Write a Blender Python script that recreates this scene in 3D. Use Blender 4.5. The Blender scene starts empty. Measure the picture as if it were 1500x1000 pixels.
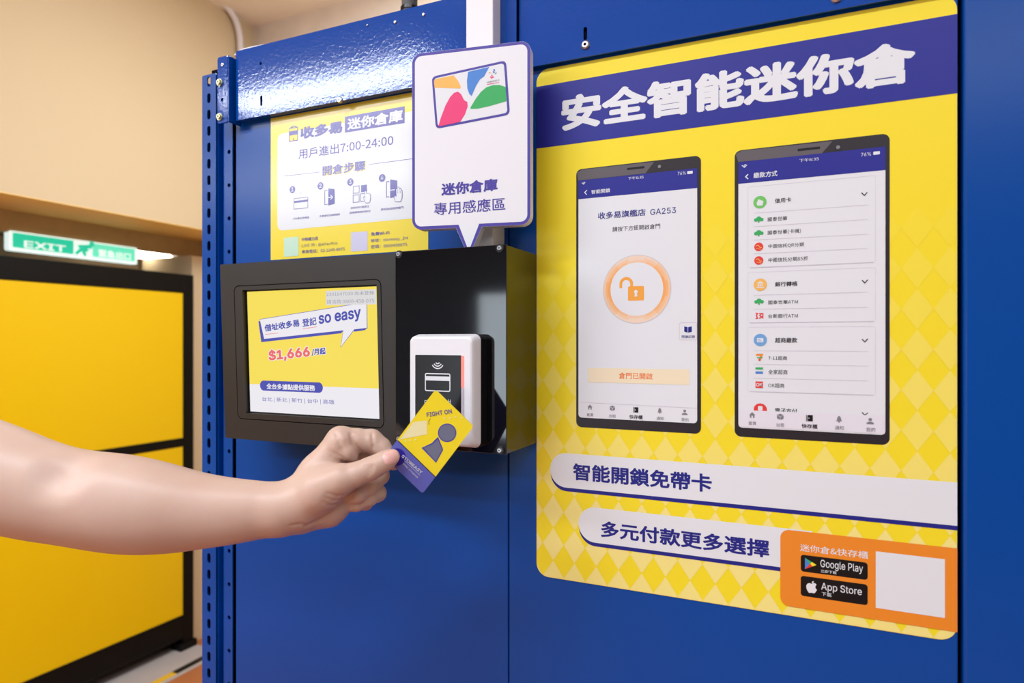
import bpy, bmesh, math, random
import numpy as np
from mathutils import Vector, Matrix
from mathutils.geometry import tessellate_polygon
from mathutils.bvhtree import BVHTree

S = bpy.context.scene
COL = S.collection
random.seed(4)

# ------------------------------------------------------------------ camera
F = 956.0                                   # focal length in pixels of the 1500 px wide frame
YAW = math.radians(24.4)                    # the camera looks this much to the left of the locker front's normal
CAM = Vector((0.0, -0.72, 1.4))
FWD = Vector((-math.sin(YAW), math.cos(YAW), 0))
RGT = Vector((math.cos(YAW), math.sin(YAW), 0))
UP = Vector((0, 0, 1))
cd = bpy.data.cameras.new('camera')
cam = bpy.data.objects.new('camera', cd)
COL.objects.link(cam)
cam.location = CAM
cam.rotation_euler = (math.pi / 2, 0, YAW)
cd.sensor_width = 36
cd.lens = 36 * F / 1500
cd.clip_start = 0.01
cd.dof.use_dof = True
cd.dof.focus_distance = 0.76
cd.dof.aperture_fstop = 5.0
S.camera = cam

# ------------------------------------------------------------------ world, lamps, exposure
w = bpy.data.worlds.new('world')
S.world = w
w.use_nodes = True
w.node_tree.nodes['Background'].inputs[0].default_value = (0.9, 0.95, 1.0, 1)
w.node_tree.nodes['Background'].inputs[1].default_value = 0.06
S.view_settings.view_transform = 'Standard'
S.view_settings.look = 'None'
S.view_settings.gamma = 1
S.view_settings.exposure = 0
S.view_settings.use_curve_mapping = False


def strip(name, x0, x1, y, z, wid, power, col=(0.84, 0.92, 1.0), tilt=0.0):
    l = bpy.data.lights.new(name, 'AREA')
    l.shape = 'RECTANGLE'
    l.size = abs(x1 - x0)
    l.size_y = wid
    l.energy = power
    l.color = col
    o = bpy.data.objects.new(name, l)
    COL.objects.link(o)
    o.location = ((x0 + x1) / 2, y, z)
    o.rotation_euler = (tilt, 0, 0)
    return o


strip('batten_lamp', -2.22, -1.22, -1.36, 2.40, 0.15, 20)
strip('batten_lamp', -3.6, -2.0, -2.35, 2.40, 0.30, 45)
strip('batten_lamp', -1.3, -0.1, -1.35, 2.86, 0.2, 32)
strip('batten_lamp', 0.3, 1.5, -1.35, 2.86, 0.2, 20)
strip('batten_lamp', 0.2, 1.7, -3.3, 2.86, 0.25, 24)
strip('batten_lamp', -1.6, -0.2, -3.3, 2.86, 0.25, 16)
strip('batten_lamp', -1.4, -0.5, 0.85, 2.86, 0.2, 38)
fill_light = bpy.data.lights.new('ceiling_fill', 'POINT')  # unseen fill, added to brighten the ceiling, bulkhead and back wall
fill_light.energy = 16
fill_light.color = (0.92, 0.95, 1.0)
fill_light.shadow_soft_size = 0.12
bo = bpy.data.objects.new('ceiling_fill', fill_light)
COL.objects.link(bo)
bo.location = (-1.0, 1.0, 2.45)
# daylight through the glazed shop front behind the camera
day = strip('shop_window_daylight', -2.55, -1.85, -4.40, 1.2, 1.2, 16, (0.80, 0.92, 1.0), math.pi / 2)


# ------------------------------------------------------------------ materials
def lin(c):
    c = c / 255.0
    return c / 12.92 if c <= 0.04045 else ((c + 0.055) / 1.055) ** 2.4


def rgb(*c):
    return (lin(c[0]), lin(c[1]), lin(c[2]), 1)


def mat(name, col, rough=0.5, spec=0.5, metal=0.0, bump=0.0, bscale=200.0, mottle=0.0, mscale=8.0, coat=0.0, emit=None, estr=1.0, sss=0.0):
    m = bpy.data.materials.new(name)
    m.use_nodes = True
    nt = m.node_tree
    b = nt.nodes['Principled BSDF']
    c = rgb(*col)
    b.inputs['Base Color'].default_value = c
    b.inputs['Roughness'].default_value = rough
    b.inputs['Specular IOR Level'].default_value = spec
    b.inputs['Metallic'].default_value = metal
    b.inputs['Coat Weight'].default_value = coat
    b.inputs['Coat Roughness'].default_value = 0.08
    if sss:
        b.inputs['Subsurface Weight'].default_value = sss
        b.inputs['Subsurface Radius'].default_value = (1.0, 0.35, 0.2)
        b.inputs['Subsurface Scale'].default_value = 0.004
    if emit:
        b.inputs['Emission Color'].default_value = rgb(*emit)
        b.inputs['Emission Strength'].default_value = estr
    tc = None
    if bump or mottle:
        tc = nt.nodes.new('ShaderNodeTexCoord')
    if bump:
        n = nt.nodes.new('ShaderNodeTexNoise')
        n.inputs['Scale'].default_value = bscale
        n.inputs['Detail'].default_value = 2
        nt.links.new(tc.outputs['Object'], n.inputs['Vector'])
        bp = nt.nodes.new('ShaderNodeBump')
        bp.inputs['Strength'].default_value = bump
        bp.inputs['Distance'].default_value = 0.001
        nt.links.new(n.outputs['Fac'], bp.inputs['Height'])
        nt.links.new(bp.outputs['Normal'], b.inputs['Normal'])
    if mottle:
        n2 = nt.nodes.new('ShaderNodeTexNoise')
        n2.inputs['Scale'].default_value = mscale
        n2.inputs['Detail'].default_value = 4
        nt.links.new(tc.outputs['Object'], n2.inputs['Vector'])
        mx = nt.nodes.new('ShaderNodeMix')
        mx.data_type = 'RGBA'
        mx.inputs[6].default_value = tuple(v * (1 - mottle) for v in c[:3]) + (1,)
        mx.inputs[7].default_value = tuple(min(1, v * (1 + mottle)) for v in c[:3]) + (1,)
        nt.links.new(n2.outputs['Fac'], mx.inputs[0])
        nt.links.new(mx.outputs[2], b.inputs['Base Color'])
    return m


def ink(name, *col):
    return mat(name, col, rough=0.42, spec=0.35)


def screen_ink(name, *col):
    return mat(name, (6, 6, 6), rough=0.25, spec=0.25, emit=col, estr=1.0)


M = {}
M['blue'] = mat('blue_powder_coat', (0, 70, 154), rough=0.25, spec=0.3, bump=0.05, bscale=260)
M['blue_gloss'] = mat('blue_gloss_enamel', (0, 70, 160), rough=0.10, spec=0.45, bump=0.14, bscale=260, coat=0.2)
M['dark'] = mat('gap_shade', (6, 9, 20), rough=0.8, spec=0.1)  # shade inside gaps, holes and screw recesses, put into the colour
M['zinc'] = mat('zinc_plating', (205, 200, 150), rough=0.3, metal=0.9)
M['steel'] = mat('steel', (200, 200, 205), rough=0.28, metal=1.0)
M['bezel'] = mat('matt_black_bezel', (46, 43, 41), rough=0.38, spec=0.5, bump=0.05, bscale=900)
M['acrylic'] = mat('glossy_black_acrylic', (9, 10, 13), rough=0.06, spec=0.68)
M['acrylic_edge'] = mat('black_acrylic_side', (12, 11, 11), rough=0.12, spec=0.6)
M['white_plastic'] = mat('white_plastic', (230, 230, 234), rough=0.35)
M['black_plastic'] = mat('black_plastic', (20, 19, 21), rough=0.3)
M['duct'] = mat('white_pvc', (232, 228, 230), rough=0.4)
M['board'] = mat('white_foam_board', (232, 232, 236), rough=0.45, spec=0.3)
M['beige_wall'] = mat('beige_paint', (212, 190, 154), rough=0.85, spec=0.2, mottle=0.03, mscale=1.5)
M['white_wall'] = mat('white_paint', (222, 220, 218), rough=0.8, spec=0.2, mottle=0.03)
M['plaster'] = mat('rough_plaster', (226, 214, 200), rough=0.95, spec=0.1, bump=1.0, bscale=30, mottle=0.14, mscale=9)
M['ceiling'] = mat('ceiling_paint', (240, 228, 212), rough=0.9, spec=0.1, mottle=0.03)
M['brown'] = mat('dark_brown_wood', (190, 164, 116), rough=0.6, mottle=0.2, mscale=14)
M['floor'] = mat('terracotta_floor', (178, 110, 66), rough=0.4, mottle=0.12, mscale=5)
M['grey_strip'] = mat('grey_concrete', (178, 168, 164), rough=0.7, mottle=0.06)
M['yellow_panel'] = mat('yellow_laminate', (242, 199, 0), rough=0.32, spec=0.4)
M['black_frame'] = mat('black_steel_frame', (9, 7, 6), rough=0.5, spec=0.2)
M['tape_yellow'] = mat('yellow_tape', (228, 182, 40), rough=0.5)
M['tape_black'] = mat('black_tape', (20, 18, 16), rough=0.5)
M['grey_pipe'] = mat('grey_pvc', (150, 150, 150), rough=0.4)
M['exit_green'] = mat('exit_green', (10, 150, 120), rough=0.4, emit=(20, 200, 160), estr=0.9)
M['exit_pale'] = mat('exit_pale_green', (90, 200, 170), rough=0.4, emit=(100, 228, 190), estr=0.9)
M['exit_white'] = mat('exit_white', (240, 244, 244), rough=0.4, emit=(226, 248, 244), estr=0.85)
M['tube'] = mat('lit_tube', (255, 255, 255), emit=(255, 246, 226), estr=14.0)
M['led'] = mat('red_led', (250, 120, 110), rough=0.3, emit=(255, 95, 85), estr=1.1)
M['led_off'] = mat('led_diffuser', (196, 186, 196), rough=0.25)
# printing inks
M['p_yellow'] = ink('ink_yellow', 245, 221, 40)
M['p_white'] = ink('ink_white', 226, 228, 232)
M['p_navy'] = ink('ink_navy', 36, 38, 142)
M['p_navy_text'] = ink('ink_navy_text', 32, 36, 130)
M['p_grey'] = ink('ink_grey', 130, 128, 134)
M['p_lgrey'] = ink('ink_light_grey', 206, 202, 210)
M['p_hair'] = ink('ink_hairline', 216, 216, 222)
M['p_dark'] = ink('ink_dark', 40, 36, 42)
M['p_phone'] = mat('ink_phone_black', (42, 36, 40), rough=0.35, spec=0.4)
M['p_phone_shine'] = ink('ink_phone_grey', 96, 90, 94)
M['p_black'] = ink('ink_black', 14, 13, 15)
M['p_orange'] = ink('ink_orange', 236, 138, 40)
M['p_orange2'] = ink('ink_lock_orange', 242, 164, 66)
M['p_cream'] = ink('ink_cream', 240, 224, 192)
M['p_red'] = ink('ink_red', 226, 62, 56)
M['p_green'] = ink('ink_green', 58, 172, 94)
M['p_lgreen'] = ink('ink_light_green', 112, 196, 96)
M['p_blue'] = ink('ink_blue', 74, 132, 208)
M['p_lblue'] = ink('ink_light_blue', 112, 164, 216)
M['p_pink'] = ink('ink_pink', 232, 64, 122)
M['p_sand'] = ink('ink_sand', 242, 184, 92)
M['p_violet'] = ink('ink_violet', 78, 68, 160)
M['p_mint'] = ink('ink_mint', 196, 226, 200)
M['p_lilac'] = ink('ink_lilac', 206, 200, 226)
M['p_cardviolet'] = ink('ink_card_violet', 96, 100, 184)
M['p_cardgrey'] = ink('ink_card_grey', 112, 116, 138)
M['p_cardpale'] = ink('ink_card_pale', 240, 230, 176)
M['p_carddisc'] = ink('ink_card_disc', 44, 34, 150)
for n_, c_ in (('yellow', (243, 216, 36)), ('white', (226, 228, 232)), ('violet', (78, 68, 160)), ('grey', (130, 128, 134)), ('lgrey', (206, 202, 210)), ('mint', (196, 226, 200)), ('lilac', (206, 200, 226))):
    M['n_' + n_] = mat('laminated_' + n_, c_, rough=0.4, spec=0.4, coat=1.0)
    M['n_' + n_].node_tree.nodes['Principled BSDF'].inputs['Coat Roughness'].default_value = 0.2
for i in range(8):
    f = (i + 1) / 8.0
    M['dia%d' % i] = ink('ink_diamond_%d' % i, 245 - f * 1, 221 + f * 6, 40 + f * 96)
for i in range(6):
    f = i / 5.0
    M['ring%d' % i] = ink('ink_ring_%d' % i, 236 + f * 8, 222 - f * 54, 214 - f * 118)
# lit screen colours
M['s_yellow'] = screen_ink('screen_yellow', 246, 222, 92)
M['s_yellow2'] = screen_ink('screen_yellow_pale', 250, 228, 112)
M['s_white'] = screen_ink('screen_white', 236, 234, 240)
M['s_navy'] = screen_ink('screen_navy', 78, 84, 176)
M['s_red'] = screen_ink('screen_red', 236, 108, 108)
M['s_grey'] = screen_ink('screen_grey', 220, 218, 218)
M['s_text'] = screen_ink('screen_grey_text', 150, 152, 168)


# ------------------------------------------------------------------ object helpers
def link_mesh(name, me, parent=None, mats=(), smooth=False):
    o = bpy.data.objects.new(name, me)
    for m in mats:
        me.materials.append(m)
    COL.objects.link(o)
    if parent:
        o.parent = parent
        o.matrix_parent_inverse = Matrix.Translation(parent.matrix_basis.translation).inverted()
    if smooth:
        for p in me.polygons:
            p.use_smooth = True
    return o


def tag(o, label=None, cat=None, group=None, kind=None):
    for k, v in (('label', label), ('category', cat), ('group', group), ('kind', kind)):
        if v:
            o[k] = v
    return o


def empty(name, loc, label, cat, group=None):
    o = bpy.data.objects.new(name, None)
    COL.objects.link(o)
    o.location = loc
    o.empty_display_size = 0.05
    return tag(o, label, cat, group)


def bm_box(bm, x0, x1, y0, y1, z0, z1, bevel=0.0, seg=2, mi=0):
    r = bmesh.ops.create_cube(bm, size=1)
    vs = r['verts']
    for v in vs:
        v.co = Vector((x0 + (v.co.x + .5) * (x1 - x0), y0 + (v.co.y + .5) * (y1 - y0), z0 + (v.co.z + .5) * (z1 - z0)))
    fs = set(f for v in vs for f in v.link_faces)
    for f in fs:
        f.material_index = mi
    if bevel:
        es = list(set(e for v in vs for e in v.link_edges))
        bmesh.ops.bevel(bm, geom=es, offset=bevel, segments=seg, profile=0.5, affect='EDGES')
    return vs


def bm_done(name, bm, mats, parent=None, smooth=False):
    bmesh.ops.recalc_face_normals(bm, faces=bm.faces[:])
    me = bpy.data.meshes.new(name)
    bm.to_mesh(me)
    bm.free()
    if not isinstance(mats, (list, tuple)):
        mats = [mats]
    return link_mesh(name, me, parent, mats, smooth)


def box(name, dims, m, parent=None, bevel=0.0, seg=2):
    bm = bmesh.new()
    bm_box(bm, *dims, bevel=bevel, seg=seg)
    return bm_done(name, bm, m, parent)


def bm_cyl(bm, p0, p1, r0, r1=None, n=20, mi=0):
    r1 = r0 if r1 is None else r1
    p0, p1 = Vector(p0), Vector(p1)
    d = p1 - p0
    r = bmesh.ops.create_cone(bm, cap_ends=True, segments=n, radius1=r0, radius2=r1, depth=d.length)
    q = Vector((0, 0, 1)).rotation_difference(d.normalized())
    for v in r['verts']:
        v.co = q @ v.co + (p0 + p1) / 2
    for f in set(f for v in r['verts'] for f in v.link_faces):
        f.material_index = mi


def tube(name, pts, rad, m, parent=None, sub=6):
    """A round tube along a smooth path."""
    P = [Vector(p) for p in pts]
    path = []
    for i in range(len(P) - 1):
        a, b, c, d = P[max(i - 1, 0)], P[i], P[i + 1], P[min(i + 2, len(P) - 1)]
        for k in range(sub):
            t = k / sub
            path.append(0.5 * ((2 * b) + (c - a) * t + (2 * a - 5 * b + 4 * c - d) * t * t + (3 * b - a - 3 * c + d) * t ** 3))
    path.append(P[-1])
    bm = bmesh.new()
    rings = []
    for i, p in enumerate(path):
        t = (path[min(i + 1, len(path) - 1)] - path[max(i - 1, 0)]).normalized()
        x = t.cross(Vector((0.31, 0.77, 0.55))).normalized()
        y = t.cross(x)
        rings.append([bm.verts.new(p + (x * math.cos(k * math.pi / 6) + y * math.sin(k * math.pi / 6)) * rad) for k in range(12)])
    for a, b in zip(rings, rings[1:]):
        for k in range(12):
            bm.faces.new((a[k], a[(k + 1) % 12], b[(k + 1) % 12], b[k]))
    bm.faces.new(rings[0])
    bm.faces.new(rings[-1])
    return bm_done(name, bm, m, parent, True)


# ------------------------------------------------------------------ measuring: pixel -> point on a surface
def ray(px, py):
    return FWD * F + RGT * (px - 750.0) + UP * (500.0 - py)


def at(px, py, z):
    """The point seen at a pixel, z metres in front of the camera."""
    return CAM + ray(px, py) * (z / F)


class Plane:
    def __init__(s, o, a, b):
        s.o, s.a, s.b = Vector(o), Vector(a).normalized(), Vector(b).normalized()
        s.n = s.a.cross(s.b).normalized()

    def hit(s, px, py):
        d = ray(px, py)
        return CAM + d * ((s.o - CAM).dot(s.n) / d.dot(s.n))

    def uv(s, px, py):
        p = s.hit(px, py) - s.o
        return (p.dot(s.a), p.dot(s.b))

    def pt(s, u, v, d=0.0):
        return s.o + s.a * u + s.b * v + s.n * d

    def rect(s, x0, x1, yt, yb):
        u0, v1 = s.uv(x0, yt)
        _, v0 = s.uv(x0, yb)
        u1 = s.uv(x1, (yt + yb) / 2)[0]
        return u0, u1, v0, v1

    def many(s, pts, ox=0, oy=0, k=1.0):
        return [s.uv(ox + x / k, oy + y / k) for x, y in pts]


def rrect(u0, u1, v0, v1, r=0.0, n=6, corners=(1, 1, 1, 1)):
    """Outline of a rounded rectangle; corners in the order lower left, lower right, upper right, upper left."""
    out = []
    for (cx, cy, a0, on) in ((u0, v0, 180, corners[0]), (u1, v0, 270, corners[1]), (u1, v1, 0, corners[2]), (u0, v1, 90, corners[3])):
        if r <= 0 or not on:
            out.append((cx, cy))
            continue
        x = cx + (r if cx == u0 else -r)
        y = cy + (r if cy == v0 else -r)
        for k in range(n + 1):
            a = math.radians(a0 + 90 * k / n)
            out.append((x + r * math.cos(a), y + r * math.sin(a)))
    return out


def ellipse(c, ru, rv=None, n=40, a0=0, a1=360):
    rv = ru if rv is None else rv
    full = a1 - a0 >= 360
    k = n if full else n + 1
    return [(c[0] + ru * math.cos(math.radians(a0 + (a1 - a0) * i / n)), c[1] + rv * math.sin(math.radians(a0 + (a1 - a0) * i / n))) for i in range(k)]


def stroke(pts, wid, closed=False):
    """Ribbon outlines along a polyline (list of polygons)."""
    out = []
    n = len(pts)
    L = []
    R = []
    for i in range(n):
        a = pts[(i - 1) % n] if closed or i > 0 else pts[i]
        b = pts[(i + 1) % n] if closed or i < n - 1 else pts[i]
        p = pts[i]
        d1 = Vector((p[0] - a[0], p[1] - a[1]))
        d2 = Vector((b[0] - p[0], b[1] - p[1]))
        if d1.length < 1e-12:
            d1 = d2
        if d2.length < 1e-12:
            d2 = d1
        d1.normalize()
        d2.normalize()
        t = d1 + d2
        if t.length < 1e-6:
            t = d1
        t.normalize()
        nrm = Vector((-t.y, t.x))
        s = wid / 2 / max(0.45, nrm.dot(Vector((-d1.y, d1.x))))
        L.append((p[0] + nrm.x * s, p[1] + nrm.y * s))
        R.append((p[0] - nrm.x * s, p[1] - nrm.y * s))
    rng = range(n) if closed else range(n - 1)
    for i in rng:
        j = (i + 1) % n
        out.append([R[i], R[j], L[j], L[i]])
    return out


_text_cache = {}
FONTS = {}
try:                                        # the plain faces that ship inside Blender
    import os
    for key_, file_ in (('latin', 'Inter.woff2'), ('cjk', 'Noto Sans CJK Regular.woff2')):
        FONTS[key_] = bpy.data.fonts.load(os.path.join(bpy.utils.system_resource('DATAFILES', path='fonts'), file_))
except Exception:
    FONTS = {}


def text_mesh(s, bold=0.0):
    """Flat lettering scaled to the unit square; bold thickens every stroke by shifted copies."""
    key = (s, bold)
    if key in _text_cache:
        return _text_cache[key]
    c = bpy.data.curves.new('lettering', 'FONT')
    c.body = s
    if FONTS:
        c.font = FONTS['latin' if s.isascii() else 'cjk']
    c.fill_mode = 'FRONT'
    c.resolution_u = 3
    o = bpy.data.objects.new('lettering', c)
    COL.objects.link(o)
    bpy.context.view_layer.update()
    ev = o.evaluated_get(bpy.context.evaluated_depsgraph_get())
    me = ev.to_mesh()
    V0 = [(v.co.x, v.co.y) for v in me.vertices]
    P0 = [tuple(p.vertices) for p in me.polygons]
    ev.to_mesh_clear()
    bpy.data.objects.remove(o)
    bpy.data.curves.remove(c)
    V, P = [], []
    bold *= 0.6
    n = 0 if bold <= 0 else (4 if bold < .008 else 8)
    for k in range(max(1, n)):
        a = 2 * math.pi * (k + .5) / max(1, n)
        dx, dy = (bold * math.cos(a), bold * math.sin(a)) if n else (0, 0)
        q = len(V)
        V += [(x + dx, y + dy, k * 4e-6) for x, y in V0]
        P += [tuple(q + i for i in f) for f in P0]
    if bold >= .018:
        q = len(V)
        V += [(x, y, 34e-6) for x, y in V0]
        P += [tuple(q + i for i in f) for f in P0]
    xs = [v[0] for v in V]
    ys = [v[1] for v in V]
    x0, x1, y0, y1 = min(xs), max(xs), min(ys), max(ys)
    V = [((x - x0) / max(1e-6, x1 - x0), (y - y0) / max(1e-6, y1 - y0), z) for x, y, z in V]
    _text_cache[key] = (V, P)
    return V, P


LAY = 0.00012


class Print:
    """Collects the printed shapes of one part on a plane into one mesh."""

    def __init__(s, plane, base=0.0):
        s.p, s.base = plane, base
        s.V, s.Fc, s.Mi, s.mats = [], [], [], []
        s.n = 0

    def mi(s, m):
        if m not in s.mats:
            s.mats.append(m)
        return s.mats.index(m)

    def poly(s, outline, m, lay=1, holes=()):
        k = s.mi(m)
        loops = [list(outline)] + [list(h) for h in holes]
        flat = [p for l in loops for p in l]
        o = len(s.V)
        s.n += 1
        s.V += [s.p.pt(u, v, s.base + lay * LAY + (s.n % 28) * 3e-6) for u, v in flat]
        tris = tessellate_polygon([[Vector((u, v, 0)) for u, v in l] for l in loops])
        for t in tris:
            a, b, c = (flat[i] for i in t)
            cr = (b[0] - a[0]) * (c[1] - a[1]) - (b[1] - a[1]) * (c[0] - a[0])
            s.Fc.append(tuple(o + i for i in (t if cr > 0 else t[::-1])))
            s.Mi.append(k)

    def polys(s, ls, m, lay=1):
        for l in ls:
            s.poly(l, m, lay)

    def px(s, pts, m, lay=1, ox=0, oy=0, k=1.0):
        s.poly(s.p.many(pts, ox, oy, k), m, lay)

    def line(s, pts, wid, m, lay=2, ox=0, oy=0, k=1.0, closed=False):
        """A drawn line through pixels; wid in metres."""
        s.polys(stroke(s.p.many(pts, ox, oy, k), wid, closed), m, lay)

    def rect(s, x0, x1, yt, yb, m, lay=1, r=0.0, corners=(1, 1, 1, 1)):
        s.poly(rrect(*s.p.rect(x0, x1, yt, yb), r=r, corners=corners), m, lay)

    def frame(s, x0, x1, yt, yb, wid, m, lay=2, r=0.0):
        u0, u1, v0, v1 = s.p.rect(x0, x1, yt, yb)
        s.poly(rrect(u0, u1, v0, v1, r), m, lay, [rrect(u0 + wid, u1 - wid, v0 + wid, v1 - wid, max(0, r - wid))])

    def disc(s, x, y, r, m, lay=2, rv=None):
        s.poly(ellipse(s.p.uv(x, y), r, rv), m, lay)

    def _text(s, txt, TL, TR, BL, m, lay, bold):
        V, P = text_mesh(txt, bold)
        k = s.mi(m)
        o = len(s.V)
        ex = (TR[0] - TL[0], TR[1] - TL[1])
        ey = (TL[0] - BL[0], TL[1] - BL[1])
        Q = np.array(V)
        uu = BL[0] + ex[0] * Q[:, 0] + ey[0] * Q[:, 1]
        vv = BL[1] + ex[1] * Q[:, 0] + ey[1] * Q[:, 1]
        W3 = np.array(s.p.o) + np.outer(uu, np.array(s.p.a)) + np.outer(vv, np.array(s.p.b)) + np.outer(s.base + lay * LAY + Q[:, 2], np.array(s.p.n))
        s.V += W3.tolist()
        for f in P:
            s.Fc.append(tuple(o + i for i in f))
            s.Mi.append(k)

    def text(s, txt, x0, x1, yt, yb, m, lay=3, bold=0.0):
        u0, u1, v0, v1 = s.p.rect(x0, x1, yt, yb)
        s._text(txt, (u0, v1), (u1, v1), (u0, v0), m, lay, bold)

    def textq(s, txt, TL, TR, BL, m, lay=3, bold=0.0, ox=0, oy=0, k=1.0):
        q = s.p.many((TL, TR, BL), ox, oy, k)
        s._text(txt, q[0], q[1], q[2], m, lay, bold)

    def build(s, name, parent=None):
        me = bpy.data.meshes.new(name)
        me.from_pydata([tuple(v) for v in s.V], [], s.Fc)
        for m in s.mats:
            me.materials.append(m)
        me.polygons.foreach_set('material_index', s.Mi)
        me.update()
        return link_mesh(name, me, parent)


def plate(name, plane, outline, thick, m, parent=None, holes=(), d0=0.0, mats=None):
    """A sheet of the given outline with real holes, from depth d0 out to d0 + thick."""
    loops = [list(outline)] + [list(h) for h in holes]
    flat = [p for l in loops for p in l]
    n = len(flat)
    V = [plane.pt(u, v, d0 + thick) for u, v in flat] + [plane.pt(u, v, d0) for u, v in flat]
    Fc = []
    for t in tessellate_polygon([[Vector((u, v, 0)) for u, v in l] for l in loops]):
        Fc.append(tuple(t))
        Fc.append(tuple(n + i for i in reversed(t)))
    o = 0
    for l in loops:
        for i in range(len(l)):
            j = (i + 1) % len(l)
            Fc.append((o + i, o + j, n + o + j, n + o + i))
        o += len(l)
    bm = bmesh.new()
    vs = [bm.verts.new(v) for v in V]
    for f in Fc:
        try:
            bm.faces.new([vs[i] for i in f])
        except ValueError:
            pass
    return bm_done(name, bm, mats or m, parent)


def screw(name, p, n, r, m, parent, head=0.003, slot=True):
    """A round-headed screw whose head stands on p along n."""
    p, n = Vector(p), Vector(n).normalized()
    bm = bmesh.new()
    bm_cyl(bm, p - n * 0.001, p + n * head * 0.6, r, r)
    bm_cyl(bm, p + n * head * 0.6, p + n * head, r, r * 0.72)
    if slot:
        bm_cyl(bm, p + n * head, p + n * (head + 0.0001), r * 0.34, r * 0.34, 6, mi=1)
    return bm_done(name, bm, [m, M['dark']], parent)


# ------------------------------------------------------------------ the room
ZC = 2.895
FRONT = Plane((0, 0, 1.4), (1, 0, 0), (0, 0, 1))          # the face of the blue lockers
tag(box('floor', (-5, 3.2, -4.6, 2.0, -0.05, 0), M['floor']), kind='structure')
tag(box('ceiling', (-5, 3.2, -4.6, 2.0, ZC, ZC + 0.05), M['ceiling']), kind='structure')
tag(box('wall_back', (-5, 3.2, 1.665, 1.75, 0, ZC), M['beige_wall']), kind='structure')
tag(box('trim_1', (-2.4, 3.2, 1.60, 1.665, ZC - 0.26, ZC), M['plaster']), kind='structure')
tag(box('wall_right', (3.0, 3.1, -4.5, 1.665, 0, ZC), M['white_wall']), kind='structure')
tag(box('wall_front', (-5, 3.2, -4.6, -4.5, 0, ZC), mat('slate_paint', (124, 132, 146), 0.8)), kind='structure')
tag(box('wall_left', (-4.6, -4.5, -4.5, 1.665, 0, ZC), M['beige_wall']), kind='structure')
# the bulkhead over the yellow cabinet and the brown beam behind it
tag(box('wall_bulkhead', (-2.80, -2.40, -1.2, 1.665, 1.889, ZC), M['beige_wall']), kind='structure')
tag(box('trim_2', (-2.73, -2.70, -1.2, 1.66, 1.806, 1.8855), M['brown']), kind='structure')
tag(box('trim_4', (-2.80, -2.40, -1.2, 1.66, 1.886, 1.8889), mat('soffit_bounce_tint', (252, 212, 130), 0.6)), kind='structure')  # added board; warm bounce light on the underside is put into its colour
tag(box('wall_return', (-2.95, -2.61, 1.43, 1.665, 0, 1.80), M['beige_wall']), kind='structure')
tag(box('trim_3', (-3.1, -2.452, -1.2, 1.42, 0, 0.004), M['grey_strip']), kind='structure')

tp = bmesh.new()
y = -1.2
k = 0
while y < 1.62:
    bm_box(tp, -2.452, -2.418, y, min(1.62, y + 0.16), 0, 0.002, mi=k % 2)
    y += 0.16
    k += 1
bm_box(tp, -2.418, -2.396, -1.2, 1.62, 0, 0.002, mi=2)
t = bm_done('floor_tape', tp, [M['tape_yellow'], M['tape_black'], M['grey_strip']])
tag(t, 'yellow and black hazard tape on the floor along the yellow cabinet', 'tape')

# yellow cabinet with a black frame
A = Vector((-2.575, 1.41, 0))                    # its near right end on the floor
yaw_c = math.radians(1.6)
cdir = Vector((-math.sin(yaw_c), -math.cos(yaw_c), 0))     # along the face towards the camera side
A.z = 0.0045
CAB = Plane(A, -cdir, (0, 0, 1))                 # u runs towards the far end (negative = nearer)
cab = empty('storage_cabinet', A, 'large yellow cabinet with black frame standing at the far side', 'cabinet')
LEN = 2.4
HT = 1.70


def cab_box(name, u0, u1, v0, v1, d0, d1, m, bevel=0.0):
    bm = bmesh.new()
    bm_box(bm, u0, u1, v0, v1, d0, d1, bevel)
    for v in bm.verts:
        v.co = CAB.pt(v.co.x, v.co.y, v.co.z)
    return bm_done(name, bm, m, cab)


cab_box('body', -LEN, -0.002, 0.06, HT - 0.01, -0.55, -0.012, M['black_frame'])
cab_box('yellow_panel', -LEN + 0.05, -0.052, 0.955, 1.615, -0.012, -0.004, M['yellow_panel'], 0.002)
cab_box('yellow_panel', -LEN + 0.05, -0.052, 0.155, 0.925, -0.012, -0.004, M['yellow_panel'], 0.002)
cab_box('top_rail', -LEN, 0, 1.615, HT, -0.05, 0, M['black_frame'], 0.003)
cab_box('middle_rail', -LEN, -0.05, 0.92, 0.96, -0.04, -0.001, M['black_frame'], 0.003)
cab_box('bottom_rail', -LEN, -0.05, 0.05, 0.158, -0.05, -0.001, M['black_frame'], 0.003)
cab_box('corner_post', -0.052, 0, 0.03, HT, -0.05, 0.001, M['black_frame'], 0.003)
cab_box('leg', -0.075, 0.01, 0, 0.03, -0.06, 0.012, M['black_frame'], 0.002)

# exit sign
EX = Plane((-2.694, 0, 1.4), (0, 1, 0), (0, 0, 1))
ex0, exv1 = EX.uv(13, 337)
_, exv0 = EX.uv(13, 366)
ex1 = EX.uv(201, 375)[0]
sign = empty('exit_sign', EX.pt((ex0 + ex1) / 2, exv0), 'lit green EXIT sign under the brown beam over the yellow cabinet', 'sign')
plate('housing', EX, rrect(ex0, ex1, exv0, exv1, 0.008), 0.03, M['exit_white'], sign, d0=-0.03)
pr = Print(EX, 0.0005)
W = ex1 - ex0
pr.poly(rrect(ex0 + .012, ex0 + W * .46, exv0 + .012, exv1 - .006, 0.004), M['exit_green'])
pr.poly(rrect(ex0 + W * .61, ex1 - .012, exv0 + .012, exv1 - .006, 0.004), M['exit_pale'])
Hh = exv1 - exv0
pr._text('EXIT', (ex0 + W * .10, exv0 + Hh * .58), (ex0 + W * .40, exv0 + Hh * .58), (ex0 + W * .10, exv0 + Hh * .22), M['exit_white'], 4, 0.03)
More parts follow.
